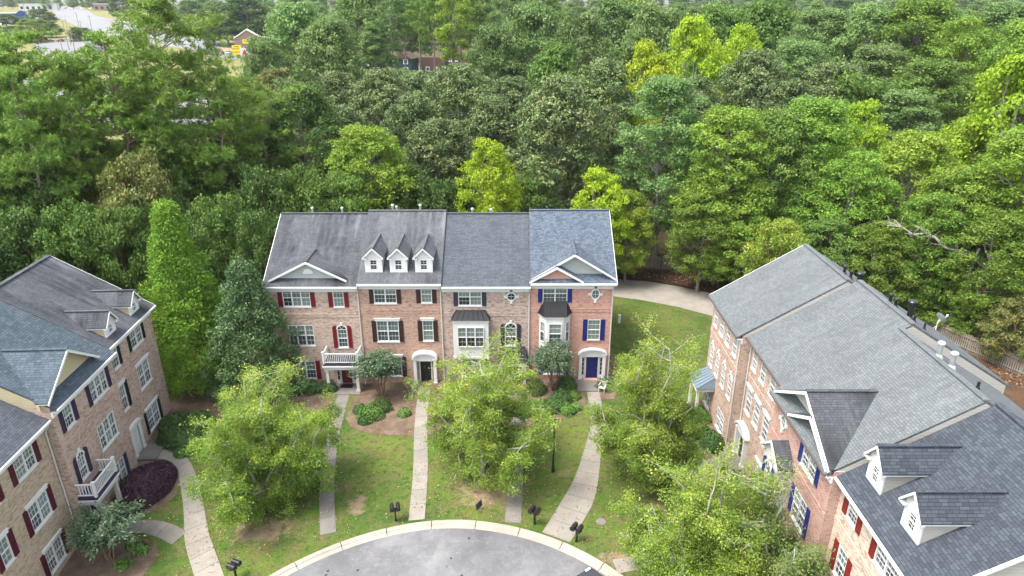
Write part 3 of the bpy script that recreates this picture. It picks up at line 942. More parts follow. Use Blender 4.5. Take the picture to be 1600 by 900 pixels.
        # soldier-course belt, window by window courses
        if s.belt:
            MB().box(.0, W, -.035, -.002, s.belt, s.belt + .10).box(0, W, -.028, -.002, s.belt + .10, s.belt + .26).box(0, W, -.05, -.002, s.belt + .26, s.belt + .34).build('belt_course', M[s.brick], wall)
        d = MB()
        for x, sg in ((.004, -1), (W - .004, 1)):
            pr = [(1.4, base), (DEPTH, base), (DEPTH, ze + .1), (DEPTH / 2, zr - .16), (.0, zt + .02), (1.4, zt + .0)]
            pr = [(1.4, base), (DEPTH, base), (DEPTH, zt), (DEPTH / 2, zr - .15), (.1, zt), (1.4, zt)]
            d.prism(pr, 'x', x, x - sg * .12)
        d.box(.15, W - .15, DEPTH - .15, DEPTH, base, zt)
        d.build('side_wall', M[s.side], s.root)
        x0 = -.18 if s.end0 else 0.0; x1 = W + (.18 if s.end1 else 0.0)
        r = MB(); th = .12
        pr = [(-OV, ze - .0), (DEPTH / 2, zr), (DEPTH + OV, ze), (DEPTH + OV, ze - th), (DEPTH / 2, zr - th), (-OV, ze - th)]
        # slopes as two slabs
        for (ya, za, yb, zb_) in ((-OV, ze, DEPTH / 2, zr), (DEPTH + OV, ze, DEPTH / 2, zr)):
            r.hexa([(x0, ya, za - th), (x1, ya, za - th), (x1, yb, zb_ - th), (x0, yb, zb_ - th), (x0, ya, za), (x1, ya, za), (x1, yb, zb_), (x0, yb, zb_)])
        roof = r.build('roof', M[s.roofm], s.root)
        MB().beam((x0, DEPTH / 2, zr + .012), (x1, DEPTH / 2, zr + .012), .34, .04).build('ridge_cap', M[s.roofm], roof)
        f = MB().box(x0, x1, -OV + .02, -OV + .06, ze - .28, ze - th - .004).box(x0, x1, -OV + .06, -.0, ze - .28, ze - .24)
        f.box(0, W, -.10, -.001, ze - .62, ze - .285)
        f.build('fascia', M['white'], s.root)
        g = MB().box(x0, x1, -OV - .11, -OV + .018, ze - .16, ze - .03)
        g.build('gutter', M[gutter], s.root)
        for e, x, sx in ((s.end0, x0, -1), (s.end1, x1, 1)):
            if e:
                t = MB()
                for (ya, za, yb, zb_) in ((-OV, ze, DEPTH / 2, zr), (DEPTH + OV, ze, DEPTH / 2, zr)):
                    xa, xb = sorted((x, x + sx * .04))
                    t.hexa([(xa, ya, za - .24), (xb, ya, za - .24), (xb, yb, zb_ - .24), (xa, yb, zb_ - .24), (xa, ya, za + .012), (xb, ya, za + .012), (xb, yb, zb_ + .012), (xa, yb, zb_ + .012)])
                t.build('rake_board', M['white'], roof)
        return s

# ---- the middle row
Yc = 52.73
GR = None
h = House('beige brick townhouse with red shutters and a white balcony over its door', (-20.6, Yc), 0, 7.7, 9.05, 'brick_pinkbeige', 'roof_old', 'sh_red', end0=True, side='sid_green', belt=6.05)
h.win(1.26, 3.57, 7.05, 8.65, 3, 'lr'); h.win(5.5, 6.4, 7.02, 8.65, 1, 'lr'); h.win(1.34, 3.52, 3.33, 5.29, 3)
h.archwin(5.55, 6.38, 3.15, 5.3, 'lr', hole=True); h.win(1.55, 3.3, .05, 1.8, 2, 'lr')
h.door(5.55, 6.42, -.42, 1.72, 'door_red', 'lr')
h.stoop(4.6, 7.4, 1.9, -.42, -.75)
MB().box(5.45, 6.55, -.85, -.2, -.418, -.405).build('door_mat', M['black'], h.root)
h.balcony(4.45, 7.5, 2.35, 1.55, -.45)
h.gable(3.55, 3.25, 11.08, 9.42, -.06, 'sid_green', .34, fan=True)
h.downspout(7.62, -.5); h.vent(2.5, 7.05); h.vent(5.2, 7.05); h.finish()

h = House('red-brown brick townhouse with three roof dormers and dark brown shutters', (-12.9, Yc), 0, 7.0, 9.3, 'brick_brown', 'roof_old2', 'sh_brown', side='sid_green', belt=6.42)
h.win(1.27, 3.15, 7.36, 8.95, 2, 'lr'); h.win(5.24, 6.14, 7.4, 8.95, 1, 'lr'); h.win(1.28, 3.16, 3.73, 5.71, 2, 'lr', True)
h.win(5.22, 6.12, 3.8, 5.74, 1, 'lr', True); h.win(1.5, 3.2, .3, 2.2, 2, 'lr', True)
h.door(4.85, 5.75, -.25, 1.95, 'door_black', ''); h.portico(4.3, 6.3, -.3, 2.15, .5, .5); h.stoop(4.2, 6.4, 1.3, -.25, -.5)
for xc in (1.32, 3.40, 5.52): h.dormer(xc, 1.42, .62, 11.4, 12.1)
h.vent(2.1, 7.0); h.vent(2.45, 7.0, .4, .07); h.vent(4.6, 7.0); h.downspout(6.9, -.4); h.finish()

h = House('taupe brick townhouse with a boxed white bay and plain slate roof', (-5.9, Yc), 0, 7.45, 9.05, 'brick_taupe', 'roof_slate', 'sh_slate', side='sid_green', belt=6.14)
h.win(1.37, 3.33, 7.14, 8.72, 2, 'lr'); h.oval(5.83, 7.98, .40, .40)
h.bay_box(.88, 3.9, .6, 2.5, 6.06, 6.72, (1.27, 3.5, 3.53, 5.42, 3)); h.archwin(5.31, 6.27, 3.33, 5.5, 'lr')
h.win(1.4, 3.4, .2, 2.0, 2, 'r'); h.canopy(4.65, 7.3, 1.05, 2.1, 3.25, -.3); h.door(5.5, 6.4, -.25, 1.75, 'door_black', 'lr')
h.stoop(4.7, 7.2, 1.2, -.25, -.5)
h.vent(2.3, 7.0, .45); h.vent(4.0, 7.0, .4); h.downspout(7.35, -.3); h.finish()

h = House('coral red brick townhouse with canted white bay and navy blue door', (1.55, Yc), 0, 7.0, 9.35, 'brick_red', 'roof_blue', 'sh_blue', end1=True, side='brick_red', belt=6.55)
h.win(1.05, 3.1, 7.47, 9.0, 2, 'lr'); h.oval(5.47, 8.2, .38, .52); h.win(4.95, 6.02, 3.87, 5.82, 1, 'lr', sill='brick')
h.bay_canted(.78, 3.42, .8, 3.1, 6.5, 7.55, (3.95, 5.85)); h.win(1.2, 3.0, .5, 2.2, 2, 'lr')
h.door(4.98, 5.98, .1, 2.2, 'door_blue', 'lr'); h.portico(4.32, 6.64, .02, 2.42, .45, .2)
h.stoop(4.05, 6.3, 2.1, .05, -.3); MB().box(4.75, 6.2, -.42, -.002, .05, .10).build('threshold', M['brick_red'], h.root)
h.gable(3.62, 3.55, 11.75, 9.55, -.10, 'sid_green', .45)
h.gable(2.16, 2.25, 10.72, 9.42, -.34, 'brick_red', -.02, name='brick_gable')
h.vent(2.6, 7.0, .35, .06, 'black', False); h.vent(4.7, 7.0, .35, .06, 'black', False); h.downspout(6.92, 0); h.finish()

# ---- the right row
RR = -math.pi / 2
h = House('pale rose brick end townhouse with four arched windows and pale roof', (16.2, 49.9), RR, 7.2, 9.3, 'brick_rose', 'roof_pale', 'sh_black', end0=True, side='sid_beige', belt=6.15)
for i, xc in enumerate((.95, 2.55, 4.2, 5.85)):
    h.win(xc - .42, xc + .42, 7.08, 8.55, 1); h.archwin(xc - .36, xc + .46, 3.5, 5.5, '')
h.win(4.1, 5.8, -.1, 1.6, 2); h.win(.6, 2.0, -.1, 1.6, 2)
h.canopy(.3, 2.9, 1.5, 2.4, 3.2, -.5, 'metal_blue', True)
h.vent(4.6, 7.5, .5, .10, 'black'); h.vent(5.2, 7.7, .45, .09, 'black'); h.vent(6.0, 7.9, .75, .15, 'black'); h.vent(6.7, 7.9, .4, .06, 'black', False)
h.downspout(7.05, -.5); h.finish('gutter_dark')

h = House('rose brick townhouse with arched white doorway beside the four arched windows', (16.9, 42.7), RR, 6.8, 9.3, 'brick_rose', 'roof_pale', 'sh_black', side='sid_beige', belt=6.15)
for xc in (.95, 2.6, 4.35): h.win(xc - .45, xc + .45, 7.15, 8.58, 1); h.win(xc - .50, xc + .50, 3.65, 5.55, 1, '', True)
h.win(3.9, 5.1, -.05, 1.75, 1, '', True); h.door(.55, 1.45, -.35, 1.75, 'door_black', 'lr'); h.portico(.0, 2.05, -.45, 1.95, .5, .3)
h.stoop(-.2, 2.3, 1.4, -.35, -.7)
h.vent(2.6, 7.4, .5, .10, 'black'); h.vent(3.1, 7.5, .45, .10, 'black'); h.vent(4.6, 7.6, 1.0, .17, 'black'); h.vent(5.0, 7.7, .4, .07, 'black', False); h.vent(5.8, 7.9, .4, .06, 'black', False)
h.downspout(.12, -.5); h.finish('gutter_dark')

h = House('rose red brick townhouse with streaked dark gable and gabled white bay', (16.2, 35.9), RR, 7.9, 9.05, 'brick_pinkred', 'roof_pale', 'sh_blue', side='sid_beige', belt=6.15)
h.win(4.45, 6.2, 7.1, 8.5, 2, 'lr'); h.oval(1.55, 7.85, .36, .48); h.win(4.4, 6.1, 3.5, 5.4, 2, 'lr'); h.win(4.4, 6.1, -.1, 1.7, 2, 'lr')
b = MB()
x0, x1, out = 1.35, 3.75, .8
b.prism([(x0, 2.3), (x1, 2.3), (x1, 6.25), ((x0 + x1) / 2, 7.15), (x0, 6.25)], 'y', -out, -.003)
bo = b.build('bay_window', M['sid_cream'], h.root)
r = MB()
for sx in (-1, 1):
    xc = (x0 + x1) / 2; e = xc + sx * 1.42
    p = [(xc, -out - .2, 7.2), (e, -out - .2, 6.13), (e, -.003, 6.13), (xc, -.003, 7.2)]
    r.hexa(p + [(a[0], a[1], a[2] + .07) for a in p])
r.build('bay_roof', M['roof_dk'], bo)
t = MB()
for sx in (-1, 1):
    p0, p1 = (xc, 7.2), (xc + sx * 1.42, 6.13)
    t.hexa([(p0[0], -out - .25, p0[1] - .14), (p1[0], -out - .25, p1[1] - .12), (p1[0], -out - .19, p1[1] - .12), (p0[0], -out - .19, p0[1] - .14),
            (p0[0], -out - .25, p0[1] + .05), (p1[0], -out - .25, p1[1] + .05), (p1[0], -out - .19, p1[1] + .05), (p0[0], -out - .19, p0[1] + .05)])
    xx = sorted((xc + sx * 1.42, xc + sx * 1.0)); t.box(xx[0], xx[1], -out - .2, -out - .005, 6.0, 6.10)
t.build('trim', M['white'], bo)
h.archwin(2.10, 3.0, 3.6, 5.75, 'lr', y=-out - .095, hole=False, parent=bo)
h.gable(4.05, 3.85, 11.45, 9.2, -.28, 'sid_cream', .50, roofm='roof_dk'); h.gable(5.2, 2.55, 10.6, 9.15, -.36, 'sid_cream', .30, roofm='roof_dk', name='small_gable')
h.vent(2.4, 7.5, .75, .13); h.vent(3.6, 7.5, .75, .13); h.vent(5.6, 7.7, .4, .07, 'black', False); h.finish('gutter_dark')

h = House('pale brick townhouse with two white roof dormers and brick red shutters', (16.75, 28.0), RR, 7.4, 8.9, 'brick_pale', 'roof_navy', 'sh_brick', end1=True, side='sid_beige', belt=6.1)
h.win(.92, 1.87, 7.2, 8.4, 1, 'lr', sw=.42); h.win(3.76, 5.55, 7.1, 8.4, 2, 'lr', sw=.42); h.win(.95, 1.9, 3.6, 5.4, 1, 'lr', sw=.42); h.win(3.8, 5.6, 3.6, 5.4, 2, 'lr', sw=.42)
h.win(3.8, 5.6, -.1, 1.7, 2, 'lr'); h.door(.95, 1.9, -.5, 1.7, 'door_red'); h.stoop(.5, 2.4, 1.2, -.5, -.8)
for xc in (1.45, 4.68): h.dormer(xc, 1.35, .58, 10.95, 11.75, wall='sid_beige')
h.vent(2.2, 8.2, .4, .08, 'black', False); h.finish('white')

# ---- the left row
RL = math.pi / 2 + rad(3)
h = House('rose brick end townhouse with two yellow-cheeked dormers and black shutters', (-28.1, 41.6), RL, 7.1, 8.95, 'brick_rose', 'roof_old', 'sh_black', base=-1.6, end1=True, side='brick_rose', belt=5.95)
h.win(3.45, 5.3, 6.98, 8.45, 2, 'lr', sw=.34); h.win(.62, 1.5, 6.85, 8.4, 1, 'lr', sw=.34); h.win(3.38, 5.22, 3.55, 5.5, 2, '', True); h.win(.5, 1.32, 3.45, 5.5, 1, 'r', True)
h.win(3.2, 5.15, -.12, 1.7, 2, 'lr', True, sw=.34); h.door(.75, 1.75, -.6, 1.6, 'white2', ''); h.portico(.45, 2.05, -.65, 1.75, .12, .10)
h.stoop(.3, 2.3, 1.5, -.55, -1.0)
for xc in (1.62, 5.28): h.dormer(xc, 1.35, .12, 10.25, 11.0, wall='sid_yellow')
h.vent(1.2, 7.0, .75, .12); h.vent(.3, 7.1, .4, .2); h.finish('white')

h = House('rose brick townhouse with plum shutters and balcony above the dark purple shrub', (-27.35, 34.4), RL, 7.2, 8.7, 'brick_rose', 'roof_teal', 'sh_purple', base=-2.2, side='sid_yellow', belt=5.45)
h.win(4.05, 6.1, 6.52, 8.02, 3, 'lr', sw=.40); h.win(.95, 1.9, 6.62, 8.05, 1, 'lr', sw=.40); h.win(3.7, 5.87, 3.0, 4.85, 3); h.archwin(.96, 1.78, 2.75, 4.65, 'lr')
h.win(4.3, 5.65, -.5, 1.2, 2, 'lr'); h.door(.95, 1.9, -1.0, 1.05, 'door_black'); h.balcony(.05, 2.75, 2.1, 1.2, -1.35, 'sh_purple'); h.stoop(.1, 2.7, 1.6, -1.05, -1.6)
h.gable(2.75, 2.95, 11.2, 9.15, -.15, 'sid_yellow', .40); h.finish('white')

h = House('tan brick townhouse with burgundy shutters and the lowest roof of its row', (-27.6, 28.0), RL, 6.35, 8.0, 'brick_tan', 'roof_slate', 'sh_burg', base=-2.8, side='sid_yellow', belt=5.0)
h.win(3.15, 4.92, 6.0, 7.42, 2, 'lr', sw=.40); h.win(3.05, 4.87, 2.45, 4.15, 2, 'lr', True, sw=.40); h.win(3.2, 4.85, -.9, .75, 2, 'lr', True, sw=.40)
h.win(.55, 1.45, 6.0, 7.42, 1, 'lr', sw=.40); h.win(.35, 1.15, 2.45, 4.15, 1, 'lr', True, sw=.40); h.door(.4, 1.3, -1.6, .5, 'door_red')
h.downspout(6.2, -1.6); h.finish('white')

# ------------------------------------------------------------------ vegetation
HV = dict(hue=.012, val=.2)
M['leaf_oak'] = m_leaf('leaf_oak_green', [(0, (0.066, 0.126, 0.023)), (0.5, (0.116, 0.205, 0.037)), (1, (0.203, 0.301, 0.057))], .38, **HV)
M['leaf_oak2'] = m_leaf('leaf_fresh_green', [(0, (0.079, 0.154, 0.022)), (0.5, (0.151, 0.254, 0.032)), (1, (0.277, 0.367, 0.055))], .4, **HV)
M['leaf_grey'] = m_leaf('leaf_soft_green', [(0, (0.083, 0.146, 0.043)), (0.5, (0.144, 0.230, 0.065)), (1, (0.226, 0.319, 0.100))], .38, **HV)
M['leaf_dark'] = m_leaf('leaf_deep_green', [(0, (0.041, 0.084, 0.019)), (0.5, (0.075, 0.139, 0.028)), (1, (0.142, 0.212, 0.043))], .3, **HV)
M['leaf_mag'] = m_leaf('leaf_magnolia', [(0, (0.052, 0.089, 0.027)), (0.5, (0.109, 0.163, 0.050)), (0.8, (0.186, 0.233, 0.080)), (0.93, (0.248, 0.222, 0.100)), (1, (0.298, 0.233, 0.120))], .2, .5, .3, .01, .18)
M['leaf_yellow'] = m_leaf('leaf_yellow_green', [(0, (0.170, 0.269, 0.018)), (0.5, (0.290, 0.403, 0.022)), (1, (0.440, 0.504, 0.035))], .42, hue=.012, val=.12)
M['leaf_lime'] = m_leaf('leaf_lime', [(0, (0.113, 0.190, 0.022)), (0.5, (0.192, 0.286, 0.031)), (1, (0.316, 0.381, 0.050))], .4, hue=.012, val=.12)
M['leaf_pine'] = m_leaf('needle_pine', [(0, (0.081, 0.158, 0.022)), (0.5, (0.162, 0.268, 0.038)), (1, (0.259, 0.367, 0.063))], .3, .5, .3, .01, .12)
M['leaf_rust'] = m_leaf('leaf_turning', [(0, (0.069, 0.110, 0.025)), (0.45, (0.138, 0.176, 0.045)), (0.75, (0.253, 0.220, 0.070)), (1, (0.368, 0.242, 0.090))], .35, **HV)
M['leaf_elm'] = m_leaf('leaf_elm', [(0, (0.095, 0.165, 0.025)), (0.42, (0.196, 0.295, 0.038)), (0.72, (0.339, 0.410, 0.058)), (0.9, (0.509, 0.490, 0.085)), (1, (0.572, 0.460, 0.120))], .42, hue=.008, val=.06)
M['leaf_elm_thin'] = m_leaf('leaf_elm_turning', [(0, (.08, .13, .03)), (.4, (.17, .22, .055)), (.7, (.29, .28, .07)), (.88, (.38, .28, .09)), (1, (.36, .20, .09))], .35)
M['leaf_crypt'] = m_leaf('leaf_conifer_bright', [(0, (0.077, 0.171, 0.018)), (0.5, (0.158, 0.294, 0.028)), (0.85, (0.242, 0.370, 0.045)), (1, (0.275, 0.266, 0.060))], .3, .6, .2, .0, .05)
M['leaf_holly'] = m_leaf('leaf_grey_holly', [(0, (0.036, 0.082, 0.024)), (0.5, (0.077, 0.143, 0.048)), (0.85, (0.144, 0.214, 0.080)), (1, (0.225, 0.245, 0.104))], .2, .45, .35, 0, .05)
M['leaf_crape'] = m_leaf('leaf_crape', [(0, (.04, .08, .04)), (.5, (.085, .14, .068)), (.85, (.18, .23, .13)), (1, (.28, .25, .16))], .2, .4, .4, 0, .08)
M['leaf_box'] = m_leaf('leaf_boxwood', [(0, (.028, .068, .016)), (.5, (.055, .12, .026)), (1, (.12, .21, .04))], .2, .5, .3, .01, .2)
M['leaf_azalea'] = m_leaf('leaf_azalea', [(0, (.06, .125, .022)), (.5, (.11, .21, .034)), (1, (.21, .31, .055))], .25, .5, .3, .01, .12)
M['leaf_purple'] = m_leaf('leaf_purple', [(0, (0.025, 0.010, 0.018)), (0.6, (0.055, 0.022, 0.036)), (1, (0.130, 0.055, 0.070))], .12, .5, .3, 0, 0)
M['leaf_litter'] = m_leaf('fallen_leaf', [(0, (.05, .028, .016)), (.5, (.12, .066, .036)), (1, (.25, .165, .10))], .1, .8, .1, 0, 0)
M['bark_pine'] = m_bark('bark_pine', (.11, .085, .07), (.26, .20, .165))
M['bark_grey'] = m_bark('bark_grey', (.12, .105, .09), (.28, .26, .23))
M['bark_pale'] = m_bark('bark_pale', (.24, .225, .195), (.42, .40, .37), 6)
M['bark_brown'] = m_bark('bark_brown', (.10, .065, .045), (.22, .15, .10))
M['dead'] = m_bark('dead_wood', (.22, .20, .175), (.38, .355, .32), 5)

def leaves_mesh(name, c, nrm, size, tint, aspect, mat, rs, axis=None):
    """one bent diamond per leaf; c, nrm (n,3), size (n,)"""
    n = len(c)
    nrm = nrm / (np.linalg.norm(nrm, axis=1, keepdims=True) + 1e-9)
    ref = rs.normal(size=(n, 3)) if axis is None else axis
    u = ref - nrm * np.sum(ref * nrm, axis=1, keepdims=True)
    u /= (np.linalg.norm(u, axis=1, keepdims=True) + 1e-9)
    v = np.cross(nrm, u)
    a = (size * .5)[:, None]; b = (size * .5 * aspect)[:, None]
    fold = nrm * (size * .10)[:, None]
    V = np.empty((n, 4, 3), np.float32)
    V[:, 0] = c - u * a; V[:, 1] = c + v * b + fold; V[:, 2] = c + u * a; V[:, 3] = c - v * b + fold
    me = bpy.data.meshes.new(name)
    me.vertices.add(n * 4); me.vertices.foreach_set('co', V.reshape(-1))
    me.loops.add(n * 4); me.loops.foreach_set('vertex_index', np.arange(n * 4, dtype=np.int32))
    me.polygons.add(n); me.polygons.foreach_set('loop_start', np.arange(0, n * 4, 4, dtype=np.int32))
    at = me.attributes.new('tint', 'FLOAT', 'FACE')
    at.data.foreach_set('value', np.clip(tint, 0, 1).astype(np.float32))
    me.materials.append(mat)
    me.update(); me.validate()
    return me

def unit(rs, n):
    d = rs.normal(size=(n, 3)); return d / np.linalg.norm(d, axis=1, keepdims=True)

def clump_leaves(rs, cen, rc, nspray, per, leaf, flat=.75, spread=.34, up=.35, outw=None):
    """leafy clumps: sprays sit on the shell of every clump"""
    C, N, T = [], [], []
    for k in range(len(cen)):
        ns = max(4, int(nspray * (rc[k] / np.mean(rc)) ** 2))
        d = unit(rs, ns)
        d[:, 2] = np.where((d[:, 2] < -.25) & (rs.random(ns) < .65), -d[:, 2], d[:, 2])
        p = cen[k] + d * (rc[k] * (.72 + .36 * rs.random((ns, 1)))) * np.array([1, 1, flat])
        tt = rs.normal(0, .13, ns) + rs.normal(0, .09)
        for q in range(per):
            off = rs.normal(size=(ns, 3)) * spread * np.array([1, 1, .6])
            C.append(p + off); N.append(d * .8 + rs.normal(size=(ns, 3)) * .55 + np.array([0, 0, up]))
            T.append(.45 + tt + rs.normal(0, .13, ns))
    return np.concatenate(C), np.concatenate(N), np.concatenate(T)

def limb(mb, p, q, r0, r1, rs, n=5, wob=.08, sides=6):
    p, q = np.array(p, float), np.array(q, float); L = np.linalg.norm(q - p)
    pts = [p + (q - p) * t + (rs.normal(size=3) * wob * L * (0 if i in (0, n) else 1)) for i, t in ((i, i / n) for i in range(n + 1))]
    mb.tube(pts, [r0 + (r1 - r0) * i / n for i in range(n + 1)], sides, cap=False)
    return pts

def broadleaf(seed, H=18., R=5.5, base=.25, ncl=95, nspray=26, per=7, leaf=.40, prof=.75, top=.10, bark='bark_grey', mat='leaf_oak', leaf_aspect=.62, spread=.34, tr=.30):
    rs = np.random.RandomState(seed)
    zb = H * base
    t = rs.random(ncl) ** .85
    env = R * np.sin(np.pi * (top + (.94 - top) * (1 - t))) ** prof if False else R * np.clip(np.sin(np.pi * (.16 + .80 * t)), .05, 1) ** prof
    th = rs.random(ncl) * 2 * np.pi
    rr = env * np.sqrt(.22 + .78 * rs.random(ncl))
    # lobes make the outline uneven
    rr *= 1 + .16 * np.sin(3 * th + rs.random() * 6) * rs.random(ncl)
    cen = np.stack([rr * np.cos(th), rr * np.sin(th), zb + t * (H - zb) * .97], 1)
    rc = R * (.10 + .13 * rs.random(ncl))
    C, N, T = clump_leaves(rs, cen, rc, nspray, per, leaf, flat=.6, spread=spread)
    sz = leaf * (.65 + .7 * rs.random(len(C)))
    crown = leaves_mesh('crown', C, N, sz, T, leaf_aspect, M[mat], rs)
    mb = MB()
    tp = limb(mb, (0, 0, -.4), (rs.normal() * .4, rs.normal() * .4, H * .80), tr, tr * .25, rs, 7, .012, 8)
    for k in rs.choice(ncl, min(16, ncl), False):
        z = max(zb * .75, cen[k][2] - 2.5 - 2 * rs.random()); f = min(z / (H * .8), .95) * 7
        i = int(f); a = np.array(tp[min(i, 7)]) if i >= 7 else np.array(tp[i]) + (np.array(tp[i + 1]) - np.array(tp[i])) * (f - i)
        limb(mb, a, cen[k], tr * .42, .03, rs, 4, .06, 5)
    return mb.mesh('trunk', M[bark], True), crown, H, R

def pine(seed, H=27., R=4.2, bare=.42, nb=46, lean=0.0, tuft=.46, dens=1.0):
    rs = np.random.RandomState(seed)
    mb = MB()
    tp = limb(mb, (0, 0, -.4), (lean * H + rs.normal() * .3, rs.normal() * .3, H * .97), .30, .05, rs, 9, .006, 9)
    tp = np.array(tp)
    C, N, T, A = [], [], [], []
    for i in range(nb):
        t = bare + (1 - bare) * ((i + rs.random()) / nb) ** .9
        f = t * 9 / 1.0; k = min(int(f), 8)
        a = tp[k] + (tp[k + 1] - tp[k]) * min(f - k, 1)
        s = (t - bare) / (1 - bare)
        L = R * (.35 + 1.1 * math.sin(math.pi * min(1, .25 + .72 * s)) ** 1.0) * (.55 + .55 * rs.random()) * (.9 if s > .85 else 1)
        if s > .95: L *= .7
        th = rs.random() * 2 * math.pi
        dz = L * (.05 + .45 * s + .15 * rs.normal())
        q = a + np.array([math.cos(th) * L, math.sin(th) * L, dz])
        pts = limb(mb, a, q, .035 + .05 * (1 - s), .015, rs, 4, .05, 5)
        ntf = int((14 + 24 * L / R) * dens)
        for j in range(ntf):
            u = .35 + .68 * rs.random()
            c = a + (q - a) * u + rs.normal(size=3) * np.array([.55, .55, .28]) * (.4 + .5 * L / R)
            nn = int(16)
            d = unit(rs, nn) + (q - a) / L * .25 + np.array([0, 0, .35])
            d /= np.linalg.norm(d, axis=1, keepdims=True)
            C.append(c + d * tuft * .45); A.append(d); N.append(unit(rs, nn)); T.append(.45 + rs.normal(0, .14) + rs.normal(0, .13, nn))
    C, A, N, T = map(np.concatenate, (C, A, N, T))
    crown = leaves_mesh('crown', C, N, tuft * (.7 + .5 * rs.random(len(C))), T, .15, M['leaf_pine'], rs, A)
    return mb.mesh('trunk', M['bark_pine'], True), crown, H, R

def conical(seed, H, R, mat, n=520, leaf=.30, per=34, tuft=.42, low=.06, prof=.85, bark='bark_brown', asp=.34):
    rs = np.random.RandomState(seed)
    t = rs.random(n) ** 1.25
    env = R * (1 - t) ** prof * (1 - .35 * np.exp(-t * 14)) + .18
    th = rs.random(n) * 2 * np.pi
    rr = env * (.52 + .56 * rs.random(n)) * (1 + .16 * np.sin(4 * th + 17 * t + 2 * np.sin(9 * t)))
    cen = np.stack([rr * np.cos(th), rr * np.sin(th), H * (low + (1 - low) * t)], 1)
    C, N, T, A = [], [], [], []
    for k in range(n):
        rc = tuft * (.8 + .5 * rs.random())
        d = unit(rs, per); out = np.array([np.cos(th[k]), np.sin(th[k]), .55]); d = d + out * .7
        d /= np.linalg.norm(d, axis=1, keepdims=True)
        C.append(cen[k] + d * rc * (.5 + .6 * rs.random((per, 1)))); A.append(d + rs.normal(size=(per, 3)) * .25)
        N.append(d * .5 + rs.normal(size=(per, 3)) * .6); T.append(.45 + rs.normal(0, .15) + rs.normal(0, .12, per))
    C, A, N, T = map(np.concatenate, (C, A, N, T))
    crown = leaves_mesh('crown', C, N, leaf * (.7 + .6 * rs.random(len(C))), T, asp, M[mat], rs, A)
    mb = MB(); limb(mb, (0, 0, -.3), (0, 0, H * .9), .22, .03, rs, 6, .004, 7)
    return mb.mesh('trunk', M[bark], True), crown, H, R

def spreading(seed, H=10.5, R=4.8, mat='leaf_elm', leaf=.115, nlimb=8, density=1.0, bark='bark_pale', zf=.10):
    """multi-limbed street tree with pale limbs showing between the leaves"""
    rs = np.random.RandomState(seed)
    mb = MB()
    limb(mb, (0, 0, -.3), (0, 0, H * zf), .20, .17, rs, 3, .01, 9)
    C, N, T = [], [], []
    zc = H * .52
    for i in range(nlimb):
        th = 2 * math.pi * (i + .5 * rs.random()) / nlimb
        k = (i * 5 % nlimb) / (nlimb - 1)                       # 0 = low and wide, 1 = upright
        rr = R * (.78 - .62 * k) * (.9 + .2 * rs.random()); zz = H * (.38 + .50 * k)
        q = np.array([math.cos(th) * rr, math.sin(th) * rr, zz])
        pts = limb(mb, (0, 0, H * zf - .15), q, .10, .03, rs, 5, .035, 7)
        for j in range(11):
            u = .28 + .72 * (j + rs.random()) / 11
            kk = min(int(u * 5), 4); a = np.array(pts[kk]) + (np.array(pts[kk + 1]) - np.array(pts[kk])) * (u * 5 - kk)
            d = unit(rs, 1)[0]
            d += np.array([a[0], a[1], (a[2] - zc) * 1.1]) / R * .9
            d /= np.linalg.norm(d)
            e = a + d * R * (.26 + .30 * rs.random())
            # stay inside a rounded crown that hangs low
            w = np.array([e[0] / R, e[1] / R, (e[2] - zc) / (H * .48)]); l = np.linalg.norm(w)
            if l > 1: e = np.array([e[0] / l, e[1] / l, zc + (e[2] - zc) / l])
            p2 = limb(mb, a, e, .028, .011, rs, 3, .05, 5)
            for m in range(8):
                v = .2 + .8 * (m + rs.random()) / 8
                kk = min(int(v * 3), 2); b = np.array(p2[kk]) + (np.array(p2[kk + 1]) - np.array(p2[kk])) * (v * 3 - kk)
                hgt = (b[2] - zc) / (H * .48)
                dd = unit(rs, 1)[0]; dd[2] = dd[2] * .6 + .25 * hgt - (.35 if hgt < 0 else 0); dd /= np.linalg.norm(dd)
                g = b + dd * (.55 + .65 * rs.random())
                mb.tube([b, (b + g) / 2 + rs.normal(size=3) * .04, g], [.011, .008, .004], 4, cap=False)
                n = int(190 * density * (.35 + 1.1 * rs.random()) * (1 if hgt < .2 else (.6 if hgt < .55 else .3)))
                if n < 3: continue
                t = rs.random((n, 1)) ** .7
                C.append(b + (g - b) * t + rs.normal(size=(n, 3)) * np.array([.21, .21, .14])); N.append(rs.normal(size=(n, 3)) * .7 + np.array([0, 0, .75]))
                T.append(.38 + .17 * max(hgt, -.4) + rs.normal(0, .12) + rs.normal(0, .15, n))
    C, N, T = map(np.concatenate, (C, N, T))
    crown = leaves_mesh('crown', C, N, leaf * (.6 + .7 * rs.random(len(C))), T, .62, M[mat], rs)
    return mb.mesh('trunk', M[bark], True), crown, H, R

